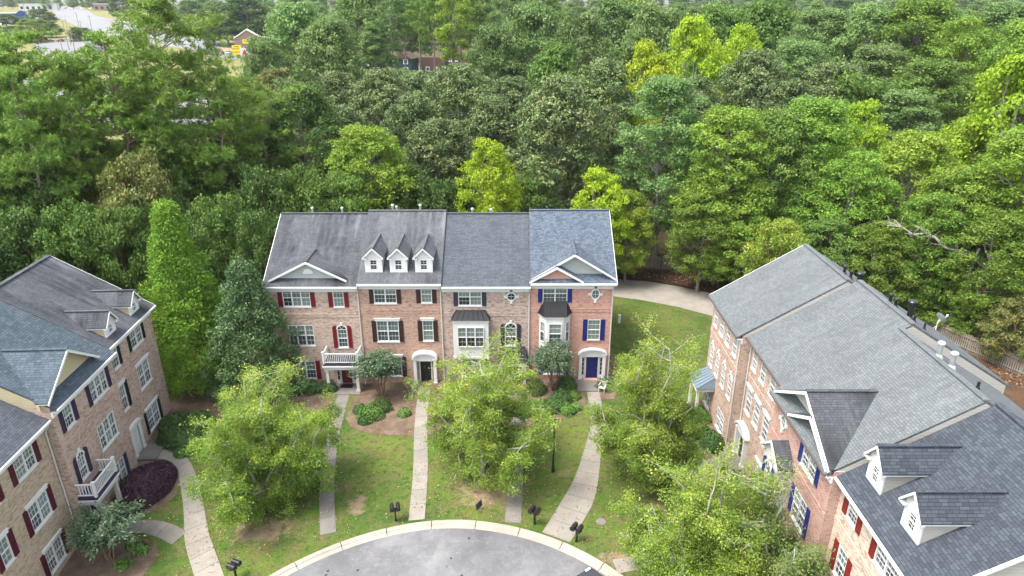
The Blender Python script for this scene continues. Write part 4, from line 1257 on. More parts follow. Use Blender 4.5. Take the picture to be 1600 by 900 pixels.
def crape(seed, H=4.2, R=1.7):
    rs = np.random.RandomState(seed)
    mb = MB(); C, N, T, A = [], [], [], []
    for i in range(6):
        th = 2 * math.pi * i / 6 + rs.random()
        q = np.array([math.cos(th) * R * .35, math.sin(th) * R * .35, H * .55])
        limb(mb, (math.cos(th) * .08, math.sin(th) * .08, -.2), q, .055, .03, rs, 4, .03, 6)
        for j in range(16):
            d = unit(rs, 1)[0]; d[2] = abs(d[2]) * .9 + .1
            e = q + d * np.array([R * .75, R * .75, H * .38]) * (.5 + .6 * rs.random())
            limb(mb, q, e, .018, .008, rs, 2, .03, 4)
            n = 170
            u = .25 + .85 * rs.random((n, 1))
            side = rs.normal(size=(n, 3)); dr = np.array([d[0], d[1], .15])
            p = q + (e - q) * u + side * .16 - np.array([0, 0, 1]) * (u > .8) * .12
            C.append(p); N.append(rs.normal(size=(n, 3)) * .45 + np.array([0, 0, .9])); A.append(side * .7 + dr); T.append(.45 + rs.normal(0, .15) + rs.normal(0, .14, n))
    C, A, N, T = map(np.concatenate, (C, A, N, T))
    crown = leaves_mesh('crown', C, N, .17 * (.7 + .6 * rs.random(len(C))), T, .45, M['leaf_crape'], rs, A)
    return mb.mesh('trunk', M['bark_brown'], True), crown, H, R

def shrub_mesh(seed, n=2600, leaf=.085, jag=.10, flat_top=0.0):
    """unit mound: radius 1, height about 1"""
    rs = np.random.RandomState(seed)
    d = unit(rs, n); d[:, 2] = np.abs(d[:, 2]) * 1.05 - .05
    lum = 1 + jag * (np.sin(4 * d[:, 0] + seed) * np.cos(5 * d[:, 1] + seed * 2) + .6 * np.sin(9 * d[:, 2] + 6 * d[:, 0])) + rs.normal(0, jag * .35, n)
    p = d * lum[:, None]
    if flat_top: p[:, 2] = np.where(p[:, 2] > flat_top, flat_top + (p[:, 2] - flat_top) * .25, p[:, 2])
    k = n // 3
    p[:k] *= (.72 + .22 * rs.random((k, 1)))
    N = d * .8 + rs.normal(size=(n, 3)) * .5 + np.array([0, 0, .3])
    T = .42 + .10 * np.sin(7 * d[:, 0] + 5 * d[:, 1] * 1.3) + rs.normal(0, .16, n)
    return p, N, T, leaf * (.7 + .6 * rs.random(n)), rs

def thing_tree(name, proto, loc, label, cat='tree', group=None, rz=0., sxy=1., sz=1., mat=None, tilt=None):
    r = empty(name, loc, rz); r.scale = (sxy, sxy, sz)
    if tilt: r.rotation_euler = (tilt[0], tilt[1], rz)
    tag(r, label, cat, group)
    link('trunk', proto[0], r)
    c = link('crown', proto[1], r)
    if mat:
        c.material_slots[0].link = 'OBJECT'; c.material_slots[0].material = M[mat]
    return r

# camera geometry is used only to turn sightings into plan positions and heights
def height_at(v, Y):
    a = PITCH + math.atan((v - 450) / 1067.0)
    return CAM_H - math.tan(a) * Y
def plan_x(u, Y, z):
    return (u - 800) / 1067.0 * (Y * math.cos(PITCH) + (CAM_H - z) * math.sin(PITCH))

P_OAK = [broadleaf(s, 18, 5.5, .18, 190, 20, 9, .26, mat='leaf_oak', spread=.25) for s in (1, 2, 3)]
P_TALL = [broadleaf(s, 22, 5.0, .22, 210, 19, 9, .26, .6, mat='leaf_oak', spread=.25) for s in (11, 12)]
P_MAG = [broadleaf(s, 18, 5.2, .08, 230, 18, 9, .30, .6, mat='leaf_mag', leaf_aspect=.5, spread=.22) for s in (21, 22)]
P_YEL = [broadleaf(s, 12, 3.8, .12, 150, 18, 9, .22, .8, mat='leaf_yellow', spread=.2, tr=.2) for s in (31, 32)]
P_LOW = [broadleaf(s, 9, 4.2, .05, 150, 18, 9, .23, .55, mat='leaf_dark', tr=.16, bark='bark_brown', spread=.22) for s in (41, 42)]
P_PINE = [pine(51, bare=.48), pine(52, 28, 4.6, .44, 54), pine(53, 25, 3.8, .52, 44), pine(54, 27, 4.4, .48, 48, .10)]
P_THIN = [pine(61, 30, 3.2, .60, 30, 0, .6), broadleaf(62, 27, 4.0, .5, 80, 20, 8, .34, .8, mat='leaf_grey', tr=.26)]
P_FAR = [broadleaf(s, 20, 7.0, .12, 170, 18, 7, .46, .6, mat='leaf_grey', spread=.4) for s in (71, 72, 73)]

trng = random.Random(17)
def wood(u, vtop, Y, R, kind, label, group=None, mat=None, name='broadleaf_tree', X=None, tilt=None):
    protos = {'oak': P_OAK, 'tall': P_TALL, 'mag': P_MAG, 'yel': P_YEL, 'low': P_LOW, 'pine': P_PINE, 'thin': P_THIN[:1], 'thinb': P_THIN[1:], 'far': P_FAR}[kind]
    p = trng.choice(protos)
    zt = height_at(vtop, Y)
    zg = -.2 + (gz(0, Y) if Y > 240 else 0)
    hgt = max(zt - zg, 3.0)
    x = plan_x(u, Y, zg + hgt * .6) if X is None else X
    s = hgt / p[2]
    return thing_tree(name, p, (x, Y, zg), label, 'tree', group, trng.random() * 6.28, R / p[3], s, mat, tilt)

GF = 'trees of the wood behind the middle row'
# trees that stand out along the edge of the wood
wood(580, 193, 78, 5.6, 'oak', 'fresh green rounded tree standing behind the roof of the red-shuttered townhouse', mat='leaf_lime')
wood(690, 186, 85, 5.2, 'mag', 'grey-green tree between the fresh green rounded tree and the bright yellow-green one')
wood(762, 222, 74.5, 3.9, 'yel', 'bright yellow-green tree rising behind the plain slate roof', name='maple_tree')
wood(872, 118, 83, 6.2, 'mag', 'tall dark glossy evergreen rising behind the coral brick townhouse')
wood(935, 262, 75.5, 3.7, 'yel', 'lime yellow tree with two domes at the driveway bend', name='maple_tree')
wood(982, 300, 76.5, 3.2, 'yel', 'smaller lime yellow tree tucked beside the two-domed one', mat='leaf_lime', name='maple_tree')
wood(1035, 118, 82, 5.6, 'tall', 'tall soft green tree with a full crown beyond the wooden fence by the driveway', mat='leaf_grey')
wood(478, 128, 84, 5.6, 'oak', 'dark green tree behind the left end of the middle row', mat='leaf_dark')
wood(1170, 78, 102, 6.5, 'mag', 'brownish dark evergreen standing below the yellow trees')
wood(1292, 92, 104, 6.5, 'mag', 'wide dark evergreen beside the brownish one')
wood(1008, 66, 103, 5.6, 'yel', 'rounded yellow tree above the dark evergreens', name='hickory_tree')
wood(1075, 26, 112, 5.8, 'yel', 'tall golden yellow tree behind the rounded yellow one', name='hickory_tree')
wood(1150, 40, 114, 5.0, 'yel', 'narrow yellow tree beside the tall golden one', name='hickory_tree')
wood(1565, 85, 82, 6.5, 'yel', 'large yellow tree high above the back fence of the right row', name='hickory_tree')
wood(1500, 175, 84, 5.0, 'yel', 'yellow-green tree with thin crown beside the large yellow one', mat='leaf_lime', name='hickory_tree')
wood(1335, 160, 88, 4.2, 'yel', 'small golden crown showing among green trees past the pale roof', name='hickory_tree')
wood(230, 238, 66, 4.6, 'low', 'understory tree with rust-tinted leaves behind the left row', mat='leaf_rust')
wood(160, 215, 78, 4.6, 'low', 'reddish brown thinning understory tree beneath the pines', mat='leaf_rust')
wood(1215, 345, 66, 3.6, 'low', 'pale thin-leaved small tree behind the ridge of the pale roof', mat='leaf_elm')
for (u, v, Y, R) in ((1475, 440, 64, 3.0), (1530, 462, 61.5, 2.8), (1430, 425, 66, 3.2)):
    wood(u, v, Y, R, 'low', 'low leafy tree hanging over the fence behind the right row', 'low trees over the back fence', 'leaf_oak2')
wood(1590, 470, 57, 3.0, 'low', 'yellowing small tree hanging over the back fence', mat='leaf_rust')
# edge of the wood
LAB = ['tall fresh green tree overhanging the driveway between the two rows', 'lower fresh green tree spreading over the leaf litter by the driveway', 'mid green tree just behind the tall one overhanging the driveway',
       'tall fresh green tree directly behind the far ridge end of the pale roof', 'rounded light green tree behind the black roof vents', 'broad lime green tree above the dish near the black vents',
       'light green tree rising above the bleached dead tree', 'tall lime tree beside the large yellow one over the back fence', 'light green tree just beneath the bleached dead tree', 'light green tree between the black vents and the bleached dead tree',
       'darker green tree hugging the far end of the pale roof', 'light green tree over the upper end of the back fence', 'small light green tree in front of the tall one overhanging the driveway']
li_ = -1
for (u, v, Y, R, k, m) in [(1135, 165, 76, 5.4, 'tall', 'leaf_oak2'), (1100, 290, 73.5, 4.0, 'oak', 'leaf_oak2'), (1205, 170, 78, 5.2, 'oak', 'leaf_oak'), (1262, 150, 80, 5.6, 'tall', 'leaf_oak2'),
                           (1330, 235, 72, 5.2, 'oak', 'leaf_oak2'), (1415, 205, 75, 5.8, 'oak', 'leaf_lime'), (1500, 255, 68, 5.2, 'oak', 'leaf_oak2'),
                           (1590, 200, 66, 5.8, 'tall', 'leaf_lime'), (1445, 300, 66, 4.4, 'oak', 'leaf_oak2'), (1370, 345, 66, 4.0, 'oak', 'leaf_oak2'), (1290, 340, 68, 4.0, 'oak', 'leaf_oak'),
                           (1545, 330, 62, 4.2, 'oak', 'leaf_oak2'), (1160, 320, 72, 3.6, 'oak', 'leaf_oak2'), (1640, 300, 62, 5, 'oak', 'leaf_oak2'), (1700, 200, 70, 6, 'tall', 'leaf_oak2')]:
    li_ += 1
    wood(u, v, Y, R, k, LAB[li_] if li_ < len(LAB) else 'light green tree at the wood edge past the back fence of the right row', 'light green trees behind the right row', m)
wood(95, 78, 67, 3.6, 'pine', 'slender pine with a long leaning pale trunk behind the left row', None, None, 'pine_tree', tilt=(0, -.15))
for (u, v, Y, R, k, m) in [(600, 108, 106, 6.2, 'mag', None), (530, 112, 110, 6.2, 'mag', None), (720, 96, 103, 6.6, 'mag', None), (800, 120, 112, 6.0, 'mag', None), (940, 92, 98, 5.6, 'mag', None),
                           (650, 140, 96, 5.0, 'mag', None), (655, 108, 140, 6.5, 'mag', None), (690, 112, 150, 6.5, 'mag', None), (735, 108, 135, 6, 'mag', None), (625, 104, 150, 6, 'mag', None), (770, 150, 95, 5.2, 'mag', None), (540, 165, 94, 5, 'mag', None), (1080, 120, 98, 5, 'mag', None), (930, 160, 90, 4.6, 'mag', None), (1225, 120, 95, 5, 'mag', None)]:
    wood(u, v, Y, R, k, 'dark glossy evergreen tree in the middle of the wood', 'dark evergreens in the wood', m, 'magnolia_tree')
for (u, v, Y, R) in [(268, 4, 74, 5.0), (195, 62, 70, 4.4), (100, 78, 72, 4.8), (30, 58, 70, 5.0), (365, 92, 80, 4.6), (330, 128, 74, 3.8), (150, 105, 82, 4.2), (-40, 80, 66, 5), (415, 140, 80, 4.0), (60, 120, 64, 3.6), (235, 130, 80, 4.0)]:
    wood(u, v - 12, Y, R * 1.08, 'pine', 'tall long-needled pine on the wooded slope behind the left row', 'pines behind the left row', None, 'pine_tree')
for (u, v, Y, R) in [(20, 240, 64, 4.4), (90, 262, 66, 4.4), (130, 320, 60, 4.0), (40, 330, 58, 4.2), (300, 236, 72, 4.6), (370, 225, 76, 4.6), (420, 262, 70, 4.2), (350, 305, 64, 4.0), (200, 325, 60, 3.6),
                     (480, 265, 72, 4.4), (540, 270, 74, 4.2), (290, 330, 60, 3.4), (640, 260, 78, 4.2), (830, 270, 78, 4.0), (700, 280, 76, 3.8), (260, 300, 66, 4), (-30, 260, 62, 4.5), (-30, 350, 54, 4.2), (410, 330, 62, 3.0),
                     (110, 225, 80, 5), (430, 215, 84, 5), (330, 215, 86, 5), (20, 200, 84, 5), (210, 215, 88, 5), (270, 190, 92, 5)]:
    wood(u, v, Y, R, 'low', 'dark leafy understory tree filling the edge of the wood', 'understory trees at the edge of the wood', trng.choice(['leaf_dark', 'leaf_oak', 'leaf_dark']))
# the wood going back towards the top of the picture
for (u, v, Y, R) in [(470, 5, 165, 9.5), (420, 60, 150, 6.5), (520, 30, 150, 8), (560, -15, 185, 9), (830, 8, 160, 9), (900, 25, 145, 8), (960, 0, 175, 9), (1020, 8, 150, 7.5), (1190, 2, 150, 9),
                     (1270, 12, 138, 8), (1345, 2, 132, 8.5), (1420, -5, 128, 8.5), (1490, 25, 118, 7.5), (1545, 0, 125, 8), (1610, 10, 105, 8), (1240, 60, 122, 7), (1360, 70, 116, 7), (1440, 90, 106, 7), (870, 70, 130, 6.5),
                     (1120, 10, 165, 8), (770, 40, 150, 6), (1680, 40, 100, 8), (1330, 120, 100, 6), (1400, 140, 95, 6)]:
    wood(u, v, Y, R, trng.choice(['oak', 'tall', 'far']) if Y < 140 else 'far', 'soft green broad tree in the far part of the wood', 'broad trees in the far wood', trng.choice(['leaf_grey', 'leaf_grey', 'leaf_oak', 'leaf_oak2' if u > 1400 else 'leaf_grey']))
for (u, v, Y, R, k) in [(580, -30, 215, 4.5, 'thinb'), (612, -35, 205, 4.2, 'thinb'), (632, -30, 225, 3.8, 'thin'), (655, -40, 215, 3.8, 'thin'), (676, -35, 200, 3.2, 'thin'), (692, -30, 225, 3.6, 'thin'), (705, -45, 210, 4.0, 'thin'),
                        (736, -40, 205, 4.2, 'thin'), (752, -30, 220, 4.2, 'thinb'), (790, -25, 200, 4.5, 'thinb'), (812, -30, 215, 4.2, 'thin'), (850, -30, 230, 5, 'thin'), (720, -35, 235, 4.2, 'thin'), (600, -40, 240, 4.6, 'thin')]:
    wood(u, v, Y, R, k, 'tall slim tree with a long bare trunk in the far wood', 'slim bare-trunked trees in the far wood', None, 'slim_tree')
# back of the wood and the land beyond
frng = random.Random(3)
n = 0
for Y in (178, 210, 250, 300, 360, 440, 540, 680, 820, 905):
    st = 13 + Y * .022
    u0 = 395 if Y < 430 else 330
    x = plan_x(u0, Y, 5); x1 = plan_x(1660, Y, 5)
    while x < x1:
        u = 800 + 1067 * x / (Y * math.cos(PITCH) + 20 * math.sin(PITCH))
        if not (560 < u < 780 and 195 < Y < 330) and not (330 < u < 440 and Y < 440):
            zg = -.2 + gz(0, Y)
            sc = frng.uniform(.75, 1.25)
            p = frng.choice(P_FAR + P_THIN[1:] if Y < 300 else P_FAR)
            thing_tree('broadleaf_tree', p, (x + frng.uniform(-3, 3), Y + frng.uniform(-9, 9), zg), 'distant tree of the wood on the skyline', 'tree', 'distant trees of the wood', frng.random() * 6.28,
                       sc * (1.0 if Y < 300 else 1.25), sc * frng.uniform(.9, 1.15), frng.choice(['leaf_grey', 'leaf_grey', 'leaf_dark', 'leaf_oak', 'leaf_lime' if Y < 250 else 'leaf_grey']))
            n += 1
        x += st * frng.uniform(.8, 1.3)

# street trees in the court
T_A = spreading(101, 11.2, 6.0, density=1.15); T_B = spreading(102, 11.3, 5.9, density=1.05); T_C = spreading(103, 12.4, 4.5, density=1.05); T_D = spreading(104, 10.2, 5.2, nlimb=9, density=1.15)
T_E = spreading(105, 9.4, 3.3, 'leaf_elm_thin', nlimb=6, density=.5)
def at_ground(x, y, d=0.): return (x, y, gz(x, y) + d)
thing_tree('street_tree', T_A, at_ground(-16.2, 37.2), 'leafy street tree between the left walkway and the first path', rz=.4)
thing_tree('street_tree', T_B, at_ground(-2.1, 39.4), 'street tree with pale limbs standing over the patch of bare soil', rz=1.3)
thing_tree('street_tree', T_C, at_ground(9.6, 38.6), 'street tree with pale trunk beside the widening curved path', rz=2.6)
thing_tree('street_tree', T_D, at_ground(10.4, 28.8), 'dense street tree beside the short path and parked car', rz=.9)
thing_tree('street_tree', T_E, at_ground(14.4, 28.8), 'sparse street tree with turning leaves before the brick red shutters', rz=.2)

CRY = conical(111, 16.0, 4.3, 'leaf_crypt', 1000, .26, 60, .72, prof=1.0)
thing_tree('cedar_tree', CRY, at_ground(-28.0, 53.2), 'bright green pyramidal conifer at the end of the left row')
HOL = conical(112, 12.0, 4.2, 'leaf_holly', 640, .20, 60, .55, .05, .8, asp=.5)
thing_tree('holly_tree', HOL, at_ground(-21.8, 51.0), 'grey-green ovate evergreen against the red-shuttered townhouse')
CRA = crape(121)
thing_tree('crape_myrtle', CRA, at_ground(-11.2, 50.2), 'drooping-leaved small tree before the red-brown brick townhouse', sxy=1.2, sz=1.15)
thing_tree('crape_myrtle', CRA, at_ground(3.6, 50.8), 'drooping-leaved small tree beneath the canted white bay', rz=2., sxy=1.15, sz=1.15)
thing_tree('crape_myrtle', CRA, at_ground(-25.2, 33.0), 'drooping-leaved small tree before the tan brick townhouse', rz=4., sxy=1.2, sz=.95)

# shrubs
def shrub(x, y, rx, ry, hh, mat, label, group=None, seed=1, leaf=.12, jag=.10, n=2600, flat=0., rz=0., name='shrub', hollow=True):
    p, N, T, sz, rs = shrub_mesh(seed, n, 1.0, jag, flat)
    p = p * np.array([rx, ry, hh])
    me = leaves_mesh('foliage', p, N, sz * leaf, T, .6, M[mat], rs)
    r = empty(name, at_ground(x, y), rz); tag(r, label, 'shrub', group)
    link('foliage', me, r)
    mb = MB()
    for k in range(7):
        a = k * .9 + seed
        mb.tube([(0, 0, -.1), (math.cos(a) * rx * .3, math.sin(a) * ry * .3, hh * .4), (math.cos(a) * rx * .6, math.sin(a) * ry * .6, hh * .62)], [.03, .02, .01], 5, cap=False)
    mb.build('stem', M['bark_brown'], r)
    return r
shrub(-25.8, 38.9, 1.6, 2.5, 1.75, 'leaf_purple', 'large dark purple clipped shrub before the plum-shuttered townhouse', seed=3, leaf=.13, jag=.05, n=15000, flat=.86, rz=rad(-14), name='purple_shrub')
for i, (x, y, r, hh) in enumerate([(-26.2, 44.6, 1.35, 1.25), (-25.0, 43.9, 1.2, 1.15), (-26.9, 45.9, 1.2, 1.2), (-25.2, 46.2, 1.3, 1.2)]):
    shrub(x, y, r, r, hh, 'leaf_box', 'rounded dark green shrub in the cluster by the white door', 'rounded shrubs by the white door of the left row', 10 + i, .13, .08, 4200)
shrub(-24.9, 42.7, .6, .5, .5, 'leaf_azalea', 'low bright green leafy plant beside the stoop of the left row', seed=15, leaf=.2, n=420)
for i, (x, y, r, hh) in enumerate([(-12.6, 48.2, .55, .6), (-11.5, 47.4, 1.0, 1.05), (-11.9, 46.7, .55, .6), (-10.9, 48.5, .9, .9)]):
    shrub(x, y, r, r, hh, ['leaf_box', 'leaf_azalea', 'leaf_box', 'leaf_dark'][i], ['small dark green shrub at the path edge of the first front bed', 'bright green shrub in the first front bed', 'lowest round shrub at the lawn side of the first front bed', 'dark shrub behind the bright green one in the first front bed'][i], None, 20 + i, .13, .13, 1900)
shrub(-8.8, 47.5, .55, .55, .55, 'leaf_azalea', 'single round green shrub on bare straw beside the second path', seed=27, leaf=.13, n=1300)
for i, (x, y, r, hh, m) in enumerate([(4.2, 49.2, .85, .95, 'leaf_box'), (4.7, 51.2, .9, 1.1, 'leaf_box'), (3.5, 48.0, 1.05, .85, 'leaf_box'), (4.5, 47.4, .7, .65, 'leaf_azalea'), (5.3, 47.9, .45, .5, 'leaf_azalea'), (5.2, 49.6, .55, .6, 'leaf_azalea'),
                                      (2.2, 47.6, 1.1, .9, 'leaf_azalea'), (.9, 47.4, .9, .9, 'leaf_azalea'), (-3.4, 47.5, 1.0, .9, 'leaf_azalea'), (-4.8, 49.0, 1.0, 1.0, 'leaf_box'), (-2.0, 49.6, 1.0, 1.0, 'leaf_box'), (2.0, 50.6, .9, 1.0, 'leaf_dark')]):
    shrub(x, y, r, r, hh, m, 'clipped green shrub in the long bed under the bays', 'shrubs in the bed under the bays', 30 + i, .13, .12, 1900)
for i, (x, y, rx, ry, hh) in enumerate([(15.3, 38.6, .85, 1.7, 1.15), (15.4, 43.6, .9, 1.2, 1.0), (14.6, 45.2, .9, 1.0, .9), (15.2, 47.2, .9, 1.0, 1.0)]):
    shrub(x, y, rx, ry, hh, 'leaf_box', ['boxy clipped hedge beside the arched white doorway', 'green shrub in the straw bed past the arched doorway', 'spreading green shrub at the outer edge of the right bed', 'far green shrub beside the four arched windows'][i], None, 50 + i, .12, .06 if i == 0 else .14, 4500, .8 if i == 0 else 0)
for i, (x, y) in enumerate([(15.0, 35), (15.2, 33), (15.1, 31), (15.2, 26), (15.1, 24)]):
    shrub(x, y, .9, .9, 1.1, 'leaf_azalea', 'green shrub along the front of the near right townhouses', 'shrubs along the near right townhouses', 60 + i, .13, .15, 2200)
for i, (x, y) in enumerate([(-18.8, 51.2), (-17.4, 51.4), (-16.1, 51.5)]):
    shrub(x, y, .8, .7, 1.0, 'leaf_box', 'dark green shrub below the ground window of the red-shuttered townhouse', 'shrubs below the red-shuttered windows', 70 + i, .13, .12, 2000)
for i, (x, y) in enumerate([(-24.3, 34.0), (-23.6, 33.6), (-24.1, 32.4)]):
    shrub(x, y, .45, .45, .45, 'leaf_azalea', 'small grassy green clump in the straw bed beside the branching walkway', 'grassy clumps beside the branching walkway', 75 + i, .22, .25, 260, name='grassy_clump')
shrub(8.1, 51.2, .75, .7, .95, 'leaf_crape', 'loose flowering shrub beside the navy door stoop', seed=81, leaf=.17, jag=.25, n=900)

# dead bleached tree fallen across the wood behind the right row
rs = np.random.RandomState(9)
mb = MB()
tp = limb(mb, (0, 0, 0), (-7.5, 1.0, 2.6), .16, .05, rs, 7, .03, 7)
for k in range(1, 8):
    for j in range(3):
        d = unit(rs, 1)[0]; e = np.array(tp[k]) + np.array([-1.2 * rs.random() - .4, d[1] * 1.2, abs(d[2]) * .9 + .1])
        q = limb(mb, tp[k], e, .045, .012, rs, 3, .06, 5)
        limb(mb, q[2], np.array(q[2]) + unit(rs, 1)[0] * .8, .018, .006, rs, 2, .05, 4)
o = mb.build('fallen_tree', M['dead'], smooth=True, loc=(44.5, 62.5, 8.2))
tag(o, 'bleached dead tree leaning among the green trees behind the right row', 'tree')
mb = MB(); tp = limb(mb, (0, 0, -8.6), (.8, 0, .6), .20, .12, rs, 6, .01, 7); mb.build('trunk', M['dead'], o)

# fallen leaves on the strip behind the driveway
rs = np.random.RandomState(77)
n = 26000
xy = np.stack([rs.uniform(9, 48, n), rs.uniform(52, 87, n)], 1)
line = np.interp(xy[:, 0], [9, 12.9, 16.4, 19.8, 23.4, 29.2, 34.5, 37.7, 48], [77.6, 77.7, 77.3, 75.7, 73.4, 68, 60.4, 52.2, 40])
xy = xy[(xy[:, 1] > line) & (xy[:, 1] < line + 12)]
c = np.array([(x, y, gz(x, y) + .03 + .05 * rs.random()) for x, y in xy])
nn = rs.normal(size=c.shape) * .45 + np.array([0, 0, 1])
o = link('fallen_leaves', leaves_mesh('fallen_leaves', c, nn, .22 * (.6 + .8 * rs.random(len(c))), rs.random(len(c)), .7, M['leaf_litter'], rs))
tag(o, 'orange brown fallen leaves carpeting the strip beside the driveway', 'leaves', kind='stuff')

# rough tufts of grass all over the lawn
rs = np.random.RandomState(78)
n = 130000
xy = np.stack([rs.uniform(-27.5, 24, n), rs.uniform(26, 72, n)], 1)
d = np.hypot(xy[:, 0] - CX, xy[:, 1] - CY)
keep = (d > ROUT + .03) & ~((xy[:, 1] > 52.6) & (xy[:, 0] < 8.7)) & ~((xy[:, 0] > 14.2) & (xy[:, 1] < 50)) & ~((xy[:, 0] < -24) & (xy[:, 1] > 34))
dl = np.interp(xy[:, 0], [9, 14.6, 18.5, 21.5, 26], [71.2, 71.0, 69, 66.8, 62]); keep &= xy[:, 1] < dl
def inpoly(pts, poly):
    x, y = pts[:, 0], pts[:, 1]; r = np.zeros(len(pts), bool); j = len(poly) - 1
    for i in range(len(poly)):
        xi, yi = poly[i]; xj, yj = poly[j]
        r ^= ((yi > y) != (yj > y)) & (x < (xj - xi) * (y - yi) / (yj - yi + 1e-12) + xi); j = i
    return r
for b in beds: keep &= ~inpoly(xy, b)
def near_path(pts, pl):
    r = np.zeros(len(pts), bool)
    for (a, b) in zip(pl[:-1], pl[1:]):
        A = np.array(a[:2]); B = np.array(b[:2]); t = np.clip(((pts - A) @ (B - A)) / ((B - A) @ (B - A)), 0, 1)
        r |= np.linalg.norm(pts - (A + t[:, None] * (B - A)), axis=1) < (max(a[2], b[2]) / 2 + .06)
    return r
for pl in [[(-14.6, 51.0, 1.0), (-14.35, 48, 1.0), (-13.95, 44.1, 1.0), (-13.0, 38.8, 1.0), (-11.75, 34.1, 1.0)], [(-7.65, 51.6, 1.0), (-7.3, 46.3, 1.0), (-6.55, 39.8, 1.05), (-6.2, 35.0, 1.05)],
           [(.15, 51.6, 1.0), (.35, 46, 1.0), (.3, 40.3, 1.0), (0.05, 34.6, 1.05)], [(6.95, 50.5, 1.05), (6.85, 46, 1.1), (6.1, 42.6, 1.2), (5.3, 39.2, 1.6), (4.4, 36.6, 2.0), (2.75, 33.3, 2.0)],
           [(5.0, 30.6, 1.2), (7.6, 31.25, 1.0), (10, 32.2, 1.0), (14.5, 33.6, 1.0)], [(12.4, 36.5, 1.0), (13.3, 39, 1.0), (14.2, 40.9, 1.0), (15.6, 41.6, 1.2)],
           [(-26.9, 42.7, 1.1), (-25.4, 42.4, 1.1), (-24.0, 41.0, 1.2), (-22.0, 37.6, 1.4), (-20.6, 34.8, 1.6), (-19.4, 32.9, 1.6), (-17.2, 29.6, 1.6)], [(-26.2, 35.5, 1.3), (-24.3, 35.6, 1.3), (-22.9, 35.25, 1.3), (-21.6, 34.6, 1.3)]]:
    keep &= ~near_path(xy, pl)
for (cx, cy, rx, ry) in ((-1.9, 38.2, 3.6, 2.2), (-16.2, 35.0, 3.6, 1.8)):
    q = np.hypot((xy[:, 0] - cx) / rx, (xy[:, 1] - cy) / ry)
    keep &= (q > .9) | (rs.random(n) < .12 + .5 * q ** 3)
xy = xy[keep]
c = np.array([(x, y, gz(x, y) + .03) for x, y in xy])
big = .5 + .5 * np.sin(.35 * xy[:, 0] + 1.3 * np.sin(.21 * xy[:, 1])) * np.cos(.28 * xy[:, 1] + .9)
M['leaf_grass'] = m_leaf('grass_tuft', [(0, (0.063, 0.121, 0.018)), (0.5, (0.102, 0.168, 0.025)), (0.85, (0.166, 0.213, 0.040)), (1, (0.223, 0.224, 0.080))], .25, .8, .1, 0, 0)
o = link('grass', leaves_mesh('grass', c, rs.normal(size=c.shape) + np.array([0, 0, .5]), .085 * (.6 + .7 * rs.random(len(c))), .30 + .30 * big + rs.normal(0, .18, len(c)), .3, M['leaf_grass'], rs, np.tile([0., 0., 1.], (len(c), 1)) + rs.normal(size=c.shape) * .5))
tag(o, 'short yellow-green turf grass over the lawns of the court', 'grass', kind='stuff')

# windfall leaves and flecks on the lawns, thickest under the street trees
rs = np.random.RandomState(91)
pts = []
for (x, y, r, k) in ((-16.2, 36.6, 5.5, 1100), (-2.1, 38.6, 5.5, 1000), (9.6, 38, 5.0, 900), (9.0, 30.5, 4.5, 900), (-5, 42, 14, 900), (-20.5, 36, 5, 400), (2, 37, 6, 400)):
    q = rs.normal(size=(k, 2)) * r * .55 + np.array([x, y]); pts.append(q)
xy = np.concatenate(pts)
xy = xy[(np.hypot(xy[:, 0] - CX, xy[:, 1] - CY) > ROUT + .1) & (xy[:, 1] < 51) & (xy[:, 0] < 14.5) & (xy[:, 0] > -24.5)]
c = np.array([(x, y, gz(x, y) + .05) for x, y in xy])
M['leaf_fleck'] = m_leaf('windfall_leaf', [(0, (.10, .055, .025)), (.4, (.19, .12, .05)), (.75, (.28, .21, .10)), (1, (.34, .30, .17))], .1, .8, .1, 0, 0)
o = link('windfall_leaves', leaves_mesh('windfall_leaves', c, rs.normal(size=c.shape) * .4 + np.array([0, 0, 1]), .10 * (.6 + .9 * rs.random(len(c))), rs.random(len(c)), .65, M['leaf_fleck'], rs))
tag(o, 'scattered tan leaves lying on the lawns under the street trees', 'leaves', kind='stuff')

# ------------------------------------------------------------------ things in the court
def mailbox_pair(x, y, rz, label):
    r = empty('mailbox_post', at_ground(x, y), rz); tag(r, label, 'mailbox', 'paired mailboxes along the kerb')
    MB().box(-.05, .05, -.05, .05, -.2, 1.0).box(-.07, .07, -.07, .07, -.2, .10).build('post', M['black'], r)
    MB().box(-.34, .34, -.05, .05, .93, 1.0).build('cross_arm', M['black'], r)
    for sx in (-1, 1):
        xc = sx * .19
        pts = [(xc - .13, 1.0), (xc + .13, 1.0)] + [(xc + .13 * math.cos(math.pi * i / 8), 1.17 + .13 * math.sin(math.pi * i / 8)) for i in range(9)]
        b = MB().prism(pts, 'y', -.30, .26).build('mailbox', M['black'], r)
        pts2 = [(xc - .14, .995), (xc + .14, .995)] + [(xc + .14 * math.cos(math.pi * i / 8), 1.17 + .14 * math.sin(math.pi * i / 8)) for i in range(9)]
        MB().prism(pts2, 'y', -.325, -.30).build('lid', M['black'], b)
        MB().box(xc + sx * .135, xc + sx * .15, -.1, .12, 1.16, 1.20).build('flag', M['sh_red'], b)
def facing(x, y): return math.atan2(CX - x, -(CY - y))
mailbox_pair(-7.55, 35.05, facing(-7.5, 35), 'black twin mailbox post on the lawn between the first and second paths')
mailbox_pair(1.45, 34.5, facing(1.45, 34.5) - .2, 'black twin mailbox post between the third and the curved path')
mailbox_pair(4.0, 32.95, facing(4, 33), 'black twin mailbox post beside the wide foot of the curved path')
mailbox_pair(-16.4, 30.7, facing(-16.4, 30.7) + .3, 'black twin mailbox post beside the walkway of the left row')

